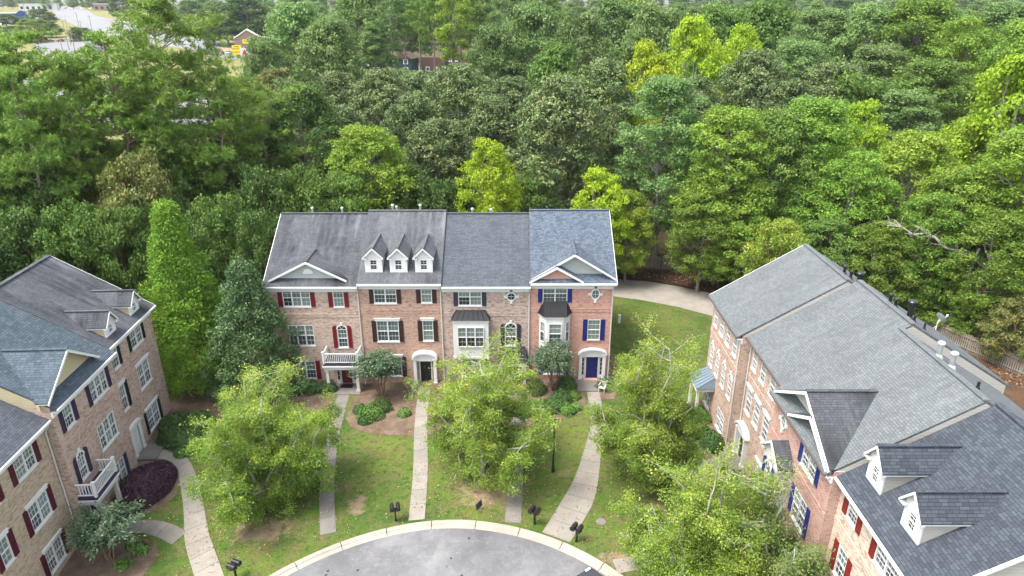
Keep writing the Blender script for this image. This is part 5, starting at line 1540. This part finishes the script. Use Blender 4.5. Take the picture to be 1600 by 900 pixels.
lp = empty('street_lamp', at_ground(2.92, 39.75)); tag(lp, 'black lamp post with lantern head on the lawn by the curved path', 'street lamp')
MB().lathe([(.13, -.2), (.13, .05), (.11, .5), (.085, .55), (.075, 1.2), (.06, 3.6), (.05, 3.75)], 14).build('pole', M['black'], lp)
MB().lathe([(.05, 3.7), (.11, 3.78), (.12, 3.84), (.09, 3.88)], 12).build('collar', M['black'], lp)
M['lantern'] = m_glass('lantern_glass', (.20, .22, .22))
MB().lathe([(.10, 3.88), (.17, 4.22)], 6).build('lantern_pane', M['lantern'], lp)
hd = MB().lathe([(.20, 4.22), (.21, 4.25), (.13, 4.42), (.05, 4.50), (.03, 4.58), (.001, 4.62)], 6)
for k in range(6):
    a = math.pi / 3 * k
    hd.beam((.105 * math.cos(a), .105 * math.sin(a), 3.88), (.175 * math.cos(a), .175 * math.sin(a), 4.22), .02, .02)
hd.build('lantern_cap', M['black'], lp)

sg = empty('yard_sign', at_ground(-2.1, 35.75), .55); tag(sg, 'small dark yard sign leaning in the lawn near the bare soil', 'sign')
MB().box(-.32, .32, -.012, .012, .22, .66).build('panel', M['sh_slate'], sg)
for x in (-.22, .22): MB().box(x - .008, x + .008, -.008, .008, -.15, .24).build('stake', M['black'], sg)
sg.rotation_euler = (-.18, 0, 1.0)
for x, y in ((5.75, 34.7), (7.15, 33.4)):
    r = empty('meter_cover', at_ground(x, y, .01), .3); tag(r, 'round grey utility cover sunk in the grass beside the curved path', 'utility cover', 'utility covers in the grass')
    MB().lathe([(.32, -.05), (.32, .03), (.29, .035), (.27, .02)], 18).build('rim', M['concrete_dark'], r)
    MB().lathe([(.28, .018), (.001, .022)], 18).build('lid', M['concrete_dark'], r)
ub = empty('utility_pedestal', at_ground(11.2, 64.5)); tag(ub, 'short white utility pedestal on the side lawn by the coral brick townhouse', 'pedestal')
MB().lathe([(.14, -.1), (.14, .75)], 12).build('body', M['white'], ub); MB().lathe([(.17, .75), (.17, .9), (.001, .95)], 12).build('cap', M['white2'], ub)
bn = empty('garden_chair', at_ground(7.75, 50.6, .02), -.5); tag(bn, 'small white garden chair beside the navy door stoop', 'chair')
for x in (-.25, .25):
    for y in (-.22, .22): MB().box(x - .03, x + .03, y - .03, y + .03, -.03, .42 if y < 0 else .9).build('leg', M['cream'], bn)
MB().box(-.28, .28, -.25, .25, .40, .45).build('seat', M['cream'], bn)
for z in (.58, .72, .86): MB().box(-.25, .25, .20, .24, z - .03, z + .03).build('slat', M['cream'], bn)
for x in (-.27, .27): MB().box(x - .03, x + .03, -.25, .25, .62, .66).build('armrest', M['cream'], bn)

# timber fences
def fence(pts, label, hgt=1.75):
    r = empty('picket_fence', (pts[0][0], pts[0][1], gz(*pts[0]))); tag(r, label, 'fence')
    r.location = (0, 0, 0)
    pk = MB()
    for (a, b) in zip(pts[:-1], pts[1:]):
        A, B = Vector((a[0], a[1], gz(*a))), Vector((b[0], b[1], gz(*b)))
        L = (B - A).length; d = (B - A) / L; nn = Vector((-d.y, d.x, 0))
        for i in range(int(L / 2.4) + 1):
            c = A + d * min(i * 2.4, L)
            MB().box(c.x - .06, c.x + .06, c.y - .06, c.y + .06, c.z - .3, c.z + hgt + .05).build('post', M['wood_grey'], r)
        for z in (.35, 1.45):
            MB().beam(A + Vector((0, 0, z)) - nn * .05, B + Vector((0, 0, z)) - nn * .05, .05, .1).build('rail', M['wood_grey'], r)
        k = int(L / .20); frn = random.Random(int(L * 10))
        for i in range(k):
            c = A + d * (i + .5) * .20 + nn * .02; w = d * .07; z1 = hgt + frn.uniform(-.03, .03)
            p = [c - w - nn * .01, c + w - nn * .01, c + w + nn * .01, c - w + nn * .01]
            pk.hexa([q + Vector((0, 0, -.05)) for q in p] + [q + Vector((0, 0, z1)) for q in p])
    o = pk.build('pickets', M['wood_grey'], r); o['kind'] = 'stuff'
fence([(8.5, 82.2), (13.5, 81.6), (19.0, 80.6), (23.5, 79.8)], 'grey timber picket fence at the back of the driveway bend')
fence([(42.2, 63.0), (44.2, 58.6), (46.6, 53.4), (49, 47)], 'grey timber picket fence behind the back of the right row')
fence([(43.6, 64.0), (45.8, 59.2), (48.2, 54), (50.6, 47.4)], 'second timber fence running just beyond the one behind the right row')

def dish(x, y, z, rz, label):
    r = empty('satellite_dish', (x, y, z), rz); tag(r, label, 'satellite dish')
    MB().tube([(0, 0, -.35), (0, 0, .45), (.12, 0, .8)], .03, 8).build('mast', M['white2'], r)
    MB().tube([(-.35, .25, -.25), (0, 0, .3)], .02, 6).tube([(-.35, -.25, -.25), (0, 0, .3)], .02, 6).build('brace', M['white2'], r)
    b = MB().lathe([(.001, 0), (.18, .02), (.32, .06), (.42, .11)], 20)
    o = b.build('reflector', M['galv'], r, smooth=True); o.location = (.15, 0, .85); o.rotation_euler = (0, rad(62), 0)
    MB().tube([(.1, 0, .6), (.75, 0, .95)], .02, 6).box(.70, .82, -.05, .05, .92, 1.06).build('feed_arm', M['white2'], r)
dish(30.0, 43.4, 9.5, .3, 'satellite dish on the back eave near the row of black vents')
dish(29.4, 30.2, 9.5, -.4, 'satellite dish on the back eave of the roof with white vents')

# ------------------------------------------------------------------ vehicles
CARP = {}
M['tyre'] = m_plain('tyre', (.012, .012, .013), .85, .2, .2)
M['car_glass'] = m_glass('car_glass', (.03, .04, .05))
M['lamp_red'] = m_plain('tail_lamp', (.30, .008, .008), .25, .5, .1)
M['lamp_clear'] = m_plain('head_lamp', (.75, .75, .72), .15, .5, .05)
for nme, c in dict(car_black=(.008, .008, .010), car_white=(.72, .72, .71), car_red=(.30, .015, .015), car_silver=(.42, .43, .44), car_navy=(.02, .03, .07), car_maroon=(.10, .015, .02), car_grey=(.13, .135, .14)).items():
    M[nme] = m_plain(nme, c, .25, .5, .03); M[nme].node_tree.nodes['Principled BSDF'].inputs['Coat Weight'].default_value = .8

def car_parts(suv):
    key = 'suv' if suv else 'sedan'
    if key in CARP: return CARP[key]
    L, W2 = 2.3, .90
    hb = .95 if suv else .86; ht = 1.72 if suv else 1.42
    body = [(-L, .38), (-L + .05, .78), (-L + .25, hb + .02), (-1.1, hb + .06), (1.0, hb + .04), (1.95, hb - .10), (2.22, .72), (L, .55), (L, .34), (1.9, .24), (-1.9, .24)]
    b = MB()
    def sect(prof, w0, w1, split):
        pass
    n = len(body)
    rings = []
    for yy, sc in ((-W2, .93), (-W2 * .9, 1.0), (W2 * .9, 1.0), (W2, .93)):
        rings.append([(p[0] * (1 if sc == 1 else .985), yy, .24 + (p[1] - .24) * (sc if p[1] > .6 else 1)) for p in body])
    for i in range(3):
        for k in range(n):
            j = (k + 1) % n
            b.poly([rings[i][k], rings[i][j], rings[i + 1][j], rings[i + 1][k]])
    b.poly(rings[0]); b.poly(rings[-1][::-1])
    # roof plate and pillars
    if suv: cab = [(-2.05, hb + .02), (-1.85, ht - .06), (-1.6, ht), (.2, ht), (1.05, hb + .04)]
    else: cab = [(-1.75, hb + .03), (-1.05, ht - .03), (-.7, ht), (.1, ht - .01), (1.1, hb + .03)]
    wt = .66
    roofp = [c for c in cab if c[1] > ht - .07]
    b.hexa([(roofp[0][0], -wt, ht - .07), (roofp[-1][0], -wt, ht - .07), (roofp[-1][0], wt, ht - .07), (roofp[0][0], wt, ht - .07),
            (roofp[0][0] + .12, -wt + .08, ht), (roofp[-1][0] - .12, -wt + .08, ht), (roofp[-1][0] - .12, wt - .08, ht), (roofp[0][0] + .12, wt - .08, ht)])
    for sy in (-1, 1):
        b.beam((cab[0][0], sy * .78, cab[0][1] - .02), (roofp[0][0], sy * wt, ht - .05), .09, .07); b.beam((cab[-1][0], sy * .78, cab[-1][1] - .02), (roofp[-1][0], sy * wt, ht - .05), .07, .07)
        b.beam((-.35, sy * .79, hb + .02), (-.35, sy * (wt + .005), ht - .05), .08, .05)
        b.box(.75, .95, sy * .98 - .09, sy * .98 + .09, hb, hb + .13)
    body_m = b.mesh('body', M['car_white'])
    g = MB()
    g.hexa([(cab[0][0] + .03, -.77, cab[0][1]), (cab[-1][0] - .03, -.77, cab[-1][1]), (cab[-1][0] - .03, .77, cab[-1][1]), (cab[0][0] + .03, .77, cab[0][1]),
            (roofp[0][0] + .0, -wt + .015, ht - .06), (roofp[-1][0], -wt + .015, ht - .06), (roofp[-1][0], wt - .015, ht - .06), (roofp[0][0], wt - .015, ht - .06)])
    glass_m = g.mesh('windows', M['car_glass'])
    w = MB()
    w.v = []; t = MB()
    def wheel(cx, cy, r):
        m = MB(); k = 18
        pr = [(r * .62, -.10), (r * .95, -.11), (r, -.07), (r, .07), (r * .95, .11), (r * .62, .10)]
        m.lathe(pr, k); me = m
        return me
    wh = MB().lathe([(.20, -.10), (.32, -.115), (.345, -.07), (.345, .07), (.32, .115), (.20, .10), (.20, -.10)], 18).mesh('tyre', M['tyre'])
    rm = MB().lathe([(.001, .07), (.06, .09), (.08, .06), (.19, .085), (.205, .10)], 12).lathe([(.001, -.07), (.06, -.09), (.08, -.06), (.19, -.085), (.205, -.10)], 12).mesh('rim', M['galv'])
    hl = MB().box(-.06, .06, -.18, .18, -.06, .06).mesh('headlight', M['lamp_clear']); tl = MB().box(-.05, .05, -.14, .14, -.09, .09).mesh('tail_light', M['lamp_red'])
    CARP[key] = (body_m, glass_m, wh, rm, hl, tl, hb)
    return CARP[key]

def car(x, y, rz, paint, label, suv=False, group=None, z=None, detail=True):
    bm_, gm, wh, rm, hl, tl, hb = car_parts(suv)
    zz = gz(x, y) - .13 if z is None else z
    r = empty('car', (x, y, zz), rz); tag(r, label, 'car', group)
    b = link('body', bm_, r); b.material_slots[0].link = 'OBJECT'; b.material_slots[0].material = M[paint]
    link('windows', gm, r)
    for cx in (-1.42, 1.40):
        for sy in (-1, 1):
            w = link('wheel', wh, r, (cx, sy * .80, .345)); w.rotation_euler = (rad(90), 0, 0)
            if detail: link('rim', rm, w)
    if detail:
        for sy in (-1, 1): link('headlight', hl, r, (2.17, sy * .62, .68)); link('tail_light', tl, r, (-2.26, sy * .66, .72))
    return r
car(5.2, 28.0, math.atan2(.80, -.60), 'car_black', 'black car parked along the cul-de-sac kerb')

# ------------------------------------------------------------------ the far left: road, lots, signs
def to_ground(u, v):
    z = 0.
    for _ in range(120):
        x = (u - 800) / 1067; y = (450 - v) / 1067
        dy, dz = math.cos(PITCH) + y * math.sin(PITCH), -math.sin(PITCH) + y * math.cos(PITCH)
        t = (z - CAM_H) / dz; X, Y = x * t, dy * t
        z += (gz(X, Y) - z) * .3
    return X, Y
M['road_far'] = m_plain('worn_road', (.165, .164, .168), .9, .2, .10, .05)
M['lot'] = m_plain('parking_lot_surface', (.155, .153, .154), .9, .2, .12, .05)
M['verge'] = m_mulch('dry_verge', (.13, .135, .045), (.20, .18, .075), (.085, .10, .035))
M['redclay'] = m_plain('clay_bank', (.36, .20, .12), .95, .1, .25, .3)
M['blue'] = m_plain('blue_cladding', (.012, .04, .19), .5, .35, .1)
M['yellow'] = m_plain('yellow_sign_face', (.80, .60, .015), .5, .3, .05)
M['signred'] = m_plain('red_sign_face', (.55, .012, .025), .5, .3, .05)
M['orange'] = m_plain('orange_cladding', (.24, .11, .06), .7, .2, .3, .8)
M['green_clad'] = m_siding('green_cladding', (.012, .036, .034))
M['tan_roof'] = m_plain('brown_roof', (.07, .045, .033), .9, .15, .25, 1.5)
M['stone'] = m_plain('tan_stucco', (.26, .19, .155), .9, .15, .15, .6)

verge = sheet('verge', [(-1200, 130), (-75, 130), (-75, 300), (-100, 420), (-160, 520), (-300, 900), (-900, 1600), (-1200, 1600)], -.10, M['verge'], kind='structure')
far_road = sheet('highway', [(-800, 1280), (-730, 1240), (-445, 785), (-365, 684), (-276, 562), (-210, 486), (-150, 425), (-60, 352), (-60, 318), (-170, 402), (-262, 486), (-318, 549), (-440, 716), (-770, 1214)], -.02, M['road_far'])
sheet('parking_lot', [(-306, 462), (-270, 478), (-226, 404), (-205, 345), (-225, 345)], .0, M['lot'])
sheet('parking_lot', [(-700, 800), (-470, 800), (-445, 735), (-560, 640), (-760, 680)], .0, M['lot'])
sheet('parking_lot', [(-215, 300), (-100, 250), (-60, 190), (-120, 170), (-230, 225)], .0, M['lot'])
sheet('parking_lot', [(-168, 400), (-128, 378), (-100, 362), (-115, 345), (-150, 372), (-172, 386)], .02, M['lot'])
sheet('clay_bank', [(-172, 425), (-150, 420), (-146, 404), (-168, 406)], .05, M['redclay'])

def Pt(u, v): return to_ground(u, v)
cg = 'cars in the far parking lot'
for i, (u, v, c, sv) in enumerate([(61, 66, 'car_red', 0), (69, 63, 'car_red', 1), (79, 65, 'car_navy', 0), (95, 65, 'car_maroon', 1), (106, 61, 'car_white', 0), (115, 65, 'car_navy', 0), (124, 63, 'car_grey', 1), (52, 58, 'car_silver', 0)]):
    x, y = Pt(u, v); car(x, y, rad(200), c, {'car_red': 'bright red car in the far parking lot', 'car_navy': 'dark blue car in the far parking lot', 'car_maroon': 'maroon car in the far parking lot', 'car_white': 'white car in the far parking lot', 'car_grey': 'grey car in the far parking lot', 'car_silver': 'silver car in the far parking lot'}[c], bool(sv), cg, gz(x, y) + .02, False)
for u, v, c, sv, lab in [(184, 44, 'car_maroon', 1, 'maroon car driving on the far highway'), (190, 46, 'car_silver', 0, 'silver car driving on the far highway')]:
    x, y = Pt(u, v); car(x, y, rad(140), c, lab, bool(sv), None, gz(x, y), False)
for i, (u, v) in enumerate([(187, 35), (193, 35), (200, 37), (206, 37)]):
    x, y = Pt(u, v); car(x, y, rad(190), 'car_white', 'white truck parked on the far side of the highway', True, 'white trucks beyond the highway', gz(x, y), False)
for i, (u, v, c) in enumerate([(92, 13, 'car_grey'), (102, 12.5, 'car_navy'), (112, 12.5, 'car_white'), (121, 12.5, 'car_silver'), (128, 12, 'car_white'), (141, 13, 'car_white')]):
    x, y = Pt(u, v); y = min(y, 1100); x = plan_x(u, y, gz(0, y)); car(x, y, rad(190), c, 'tiny car in the lot at the top of the highway', False, 'cars at the top of the highway', gz(x, y), False)
x, y = Pt(357, 84); car(x, y, rad(100), 'car_silver', 'silver blue vehicle beside the yellow pawn sign', True, None, gz(x, y) + .03, False)
for u, v, c in [(240, 118, 'car_white'), (252, 128, 'car_silver'), (232, 132, 'car_white'), (140, 142, 'car_white'), (128, 150, 'car_silver'), (118, 136, 'car_white'), (266, 140, 'car_white')]:
    x, y = Pt(u, v); car(x, y, rad(120), c, 'pale car glimpsed through the pines', True, 'cars glimpsed through the pines', gz(x, y) + .02, False)
for u, v, c in [(676, 96, 'car_white'), (687, 96, 'car_silver'), (697, 96, 'car_white'), (708, 97, 'car_white'), (757, 97, 'car_navy')]:
    x, y = Pt(u, v); car(x, y, rad(20), c, 'car parked among the slim trunks beside the green house', True, 'cars parked in the far wood', gz(x, y) - .1, False)

def pole(u, v, hgt, arms=1, lab='wooden utility pole beside the far highway'):
    x, y = Pt(u, v)
    r = empty('utility_pole', (x, y, gz(x, y))); tag(r, lab, 'utility pole', 'utility poles by the far highway')
    MB().tube([(0, 0, -.5), (0, 0, hgt)], [.22, .13], 7).build('pole', M['bark_grey'], r)
    for k in range(arms): MB().box(-1.3, 1.3, -.08, .08, hgt - .9 - k * 1.1, hgt - .75 - k * 1.1).build('cross_arm', M['bark_grey'], r)
for u, v, hh in [(147, 62, 15), (120, 92, 16), (98, 80, 13), (134, 75, 15), (108, 78, 16), (80, 55, 14), (327, 102, 12), (111, 70, 15), (125, 50, 14), (215, 28, 13), (40, 22, 14), (193, 25, 12)]: pole(u, v, hh)

# pawn shop and its signs
def text(s_, size, mat, parent, loc, name='lettering'):
    cu = bpy.data.curves.new(name, 'FONT'); cu.body = s_; cu.size = size; cu.extrude = .02; cu.align_x = 'CENTER'; cu.align_y = 'CENTER'
    cu.materials.append(M[mat])
    tmp = bpy.data.objects.new(name, cu); me = bpy.data.meshes.new_from_object(tmp); bpy.data.objects.remove(tmp)
    o = bpy.data.objects.new(name, me); o.rotation_euler = (rad(90), 0, 0); o.location = loc; o.parent = parent
    col.objects.link(o)
    return o
def face_cam(x, y): return math.atan2(-x, y) * 1.0
x, y = -133.0, 372.0
z0 = gz(x, y)
ps = empty('pawn_shop', (x, y, z0), rad(18)); tag(ps, 'tan gabled shop with a yellow pawn banner beside the far highway', 'shop')
MB().prism([(-9, -1), (9, -1), (9, 9), (4, 9.4), (-2.5, 13.2), (-9, 9.0)], 'y', 0, 14).build('wall', M['stone'], ps)
r = MB()
for (a, b_) in (((-9.3, 9.1), (-2.5, 13.4)), ((-2.5, 13.4), (4.2, 9.5)), ((4.2, 9.5), (9.3, 9.1))):
    r.hexa([(a[0], -.5, a[1]), (b_[0], -.5, b_[1]), (b_[0], 14.5, b_[1]), (a[0], 14.5, a[1]), (a[0], -.5, a[1] + .3), (b_[0], -.5, b_[1] + .3), (b_[0], 14.5, b_[1] + .3), (a[0], 14.5, a[1] + .3)])
r.build('roof', M['cream'], ps)
bn_ = MB().box(-5.0, 5.4, -.4, -.05, 7.0, 9.0).build('banner', M['yellow'], ps); text('PAWN SHOP', 1.6, 'black', bn_, (.2, -.42, 8.0))
MB().box(.5, 5, -.1, -.01, 0, 4).build('window', M['pane_dark'], ps); MB().box(-5.5, -3.5, -.1, -.01, 0, 4).build('door', M['pane_dark'], ps)
s3 = MB().box(3.0, 6.0, -.3, -.11, 4.3, 6.0).build('small_sign', M['white'], ps)

def sign(u, v, lab, hgt, w, panels, rz=rad(20)):
    x, y = Pt(u, v)
    r = empty('pole_sign', (x, y, gz(x, y)), rz); tag(r, lab, 'sign')
    for px in (-w * .36, w * .36): MB().box(px - .15, px + .15, -.15, .15, -.5, hgt).build('post', M['white2'], r)
    return r
sy = sign(372, 92, 'yellow pawn and loans sign on posts', 6.0, 4.4, None)
p = MB().box(-2.2, 2.2, -.35, -.16, 2.2, 6.6).build('panel', M['yellow'], sy)
text('PAWN', 1.35, 'black', p, (0, -.37, 4.9)); text('LOANS', 1.2, 'black', p, (0, -.37, 3.3)); MB().box(-1.2, 1.2, -.40, -.351, 5.85, 6.1).build('rule', M['black'], p)
x, y = Pt(372, 92)
sw_ = sign(378, 90, 'white letterboard sign standing above the yellow pawn sign', 9.5, 4.6, None)
p = MB().box(-2.6, 2.6, -.35, -.16, 8.0, 10.4).build('panel', M['cream'], sw_)
for i, (a, b_, z) in enumerate(((-1.9, -1.3, 9.6), (-.9, 1.9, 9.6), (-1.9, -1.3, 8.9), (-.9, 2.0, 8.9))): MB().box(a, b_, -.38, -.351, z - .12, z + .12).build('letter_strip', M['tan_roof'], p)
sc_ = sign(384, 95, 'white fuel sign with a red triangle emblem', 4.5, 4.0, None)
p = MB().box(-2.1, 2.1, -.35, -.16, 2.0, 6.2).build('panel', M['white'], sc_)
MB().prism([(-1.35, 3.0), (1.35, 3.0), (0, 5.4)], 'y', -.40, -.351).build('emblem', M['signred'], p)
MB().prism([(0, 3.0), (1.35, 3.0), (0, 5.4)], 'y', -.43, -.401).build('emblem_dark_half', M['sh_brick'], p)  # right half of the emblem in a darker red
MB().box(-1.9, 1.9, -.40, -.351, .9, 1.6).build('price_strip', M['sh_slate'], sc_)

# green house in the wood
gh = empty('green_house', (-46, 300, gz(-46, 300)), rad(-12)); tag(gh, 'dark green two-storey house with brown roof among the slim trunks', 'house')
MB().box(-4, 4, 0, 9, -1, 7.2).build('wall', M['green_clad'], gh)
MB().prism([(-4.5, 7.1), (4.5, 7.1), (0, 9.6)], 'y', -.5, 9.5).build('roof', M['tan_roof'], gh)
for z in (1.8, 5.0):
    wnd = MB().box(.6, 2.6, -.12, -.01, z, z + 1.9).build('window', M['white'], gh); MB().box(.85, 2.35, -.15, -.121, z + .25, z + 1.65).build('pane', M['pane_dark'], wnd)
b2 = empty('brown_house', (-34, 306, gz(-34, 306)), rad(-8)); tag(b2, 'low brown house half hidden by trunks beside the green house', 'house')
MB().box(-5, 5, 0, 8, -1, 5.2).build('wall', M['tan_roof'], b2); MB().prism([(-5.5, 5.1), (5.5, 5.1), (5.2, 7.0), (-5.2, 7.0)], 'y', .5, 7.5).build('roof', M['tan_roof'], b2)
for xx in (-3, 1.5): wnd = MB().box(xx, xx + 1.6, -.1, -.01, 1.4, 3.2).build('window', M['white'], b2); MB().box(xx + .2, xx + 1.4, -.13, -.101, 1.6, 3.0).build('pane', M['pane_dark'], wnd)
sheet('parking_lot', [(-44, 296), (-10, 312), (14, 330), (10, 350), (-60, 330)], .05, M['lot'])

# blue and white store, far left
bx, by = -452, 655
bs = empty('blue_store', (bx, by, gz(bx, by)), rad(30)); tag(bs, 'blue flat-roofed store with a round white sign at the far left', 'store')
MB().box(-14, 9, 0, 16, -1, 8).build('wall', M['blue'], bs); MB().prism([(9, -1), (16, -1), (16, 9.5), (12, 10.5), (9, 8.5)], 'y', -1, 15).build('end_wall', M['blue'], bs)
MB().box(-14.3, 16.3, -.3, 16.3, 8.02, 8.5).build('roof', M['white2'], bs)
k = MB()
for i in range(7): k.box(-11 + i * 1.7, -9.9 + i * 1.7, -.25, -.02, 3.2 + .3 * (i % 2), 5.8)
k.box(-11, 2, -.25, -.02, 1.4, 1.9); k.build('letter_row', M['white'], bs)
MB().prism([(4.5 + 3.8 * math.cos(2 * math.pi * i / 24), 3.6 + 3.6 * math.sin(2 * math.pi * i / 24)) for i in range(24)], 'y', -1.4, -1.0).build('round_sign', M['white2'], bs)
bx, by = -378, 520
rs_ = empty('orange_store', (bx, by, gz(bx, by)), rad(35)); tag(rs_, 'white roofed store with orange front at the far left edge', 'store')
MB().box(-14, 12, 0, 18, -1, 6).build('wall', M['orange'], rs_); MB().box(-14.5, 12.5, -.5, 18.5, 6.02, 7.2).build('roof', M['white2'], rs_); MB().box(-9, 6, -.2, -.01, .5, 3.2).build('window', M['pane_dark'], rs_)
for (u, v, w, c, lab) in [(212, 10, 26, 'sid_green', 'pale flat building behind the trees at the highway top'), (160, 6, 18, 'stone', 'brown building at the highway top'), (60, 4, 40, 'white2', 'long white building at the top left skyline')]:
    yy = 900; xx = plan_x(u, yy, 20)
    f = empty('far_building', (xx, yy, gz(xx, yy)), rad(20)); tag(f, lab, 'building')
    MB().box(-w / 2, w / 2, 0, 15, -2, 7).build('wall', M[c], f); MB().box(-w / 2 - .4, w / 2 + .4, -.4, 15.4, 7.02, 7.6).build('roof', M['white2'], f)
    for i in range(int(w / 6)): MB().box(-w / 2 + 1.5 + i * 6, -w / 2 + 4.5 + i * 6, -.1, -.01, 1.5, 4.5).build('window', M['pane_dark'], f)
# trees around the lots
for (u, v, Y, R, m, lab) in [(62, 14, 560, 11, 'leaf_dark', 'large dark tree beside the blue store'), (45, 30, 470, 8, 'leaf_oak2', 'bright tree before the blue store'), (60, 30, 500, 8, 'leaf_oak2', 'round green tree before the blue store'), (78, 36, 500, 8, 'leaf_oak', 'green tree at the corner of the far lot'), (52, 40, 460, 7, 'leaf_rust', 'russet tree at the back of the far lot'),
                             (130, 43, 480, 6, 'leaf_dark', 'small dark tree beside the poles'), (118, 42, 470, 5, 'leaf_oak', 'small green tree in the row of poles'), (190, -8, 700, 13, 'leaf_dark', 'large dark tree on the grass beyond the highway'), (8, 22, 600, 12, 'leaf_dark', 'dark tree at the far left edge'),
                             (20, 40, 480, 7, 'leaf_dark', 'dark tree behind the orange store'), (385, -5, 430, 16, 'leaf_dark', 'big dark tree behind the pawn shop'), (352, 5, 440, 12, 'leaf_dark', 'dark tree between the clay bank and the pawn shop'), (330, 10, 450, 10, 'leaf_dark', 'dark tree at the edge of the clay bank'),
                             (462, -5, 400, 15, 'leaf_grey', 'soft green tree on the wood side of the pawn shop'), (300, 0, 520, 12, 'leaf_dark', 'dark tree above the highway bend'), (260, 5, 620, 11, 'leaf_dark', 'far dark tree past the highway'), (432, 106, 130, 5.0, 'leaf_rust', 'brown tinged tree below the pawn shop'), (455, 120, 118, 5, 'leaf_mag', 'grey green tree beside the brown tinged one'),
                             (372, 118, 112, 4.5, 'leaf_lime', 'bright young tree in front of the pawn shop')]:
    wood(u, v, Y, R, 'far' if Y > 150 else 'oak', lab, None, m)
for i, u in enumerate((312, 320, 327, 335, 344)):
    x, y = Pt(u, 85)
    shrub(x, y, 2.2, 1.8, 3.0, 'leaf_dark', 'clipped round hedge plant in the row by the far lot', 'hedge row by the far lot', 90 + i, .6, .08, 350)
frng = random.Random(8)
for i in range(30):
    u = frng.uniform(-30, 330); Y = frng.uniform(880, 1150)
    x = plan_x(u, Y, 20)
    sc = frng.uniform(.7, 1.1)
    thing_tree('broadleaf_tree', frng.choice(P_FAR), (x, Y, gz(0, Y) - .2), 'far skyline tree beyond the highway', 'tree', 'skyline trees beyond the highway', frng.random() * 6, sc * 1.2, sc, 'leaf_grey')

# ------------------------------------------------------------------ thin haze over the whole place
hz = MB().box(-1650, 1650, -90, 2500, -6, 62)
hm = bpy.data.materials.new('haze_air'); hm.use_nodes = True
hm.node_tree.nodes.remove(hm.node_tree.nodes['Principled BSDF'])
pv = hm.node_tree.nodes.new('ShaderNodeVolumePrincipled')
pv.inputs['Color'].default_value = (.86, .92, 1.0, 1); pv.inputs['Density'].default_value = .00006
hm.node_tree.links.new(pv.outputs[0], hm.node_tree.nodes['Material Output'].inputs['Volume'])
ho = hz.build('haze', hm); ho['kind'] = 'stuff'
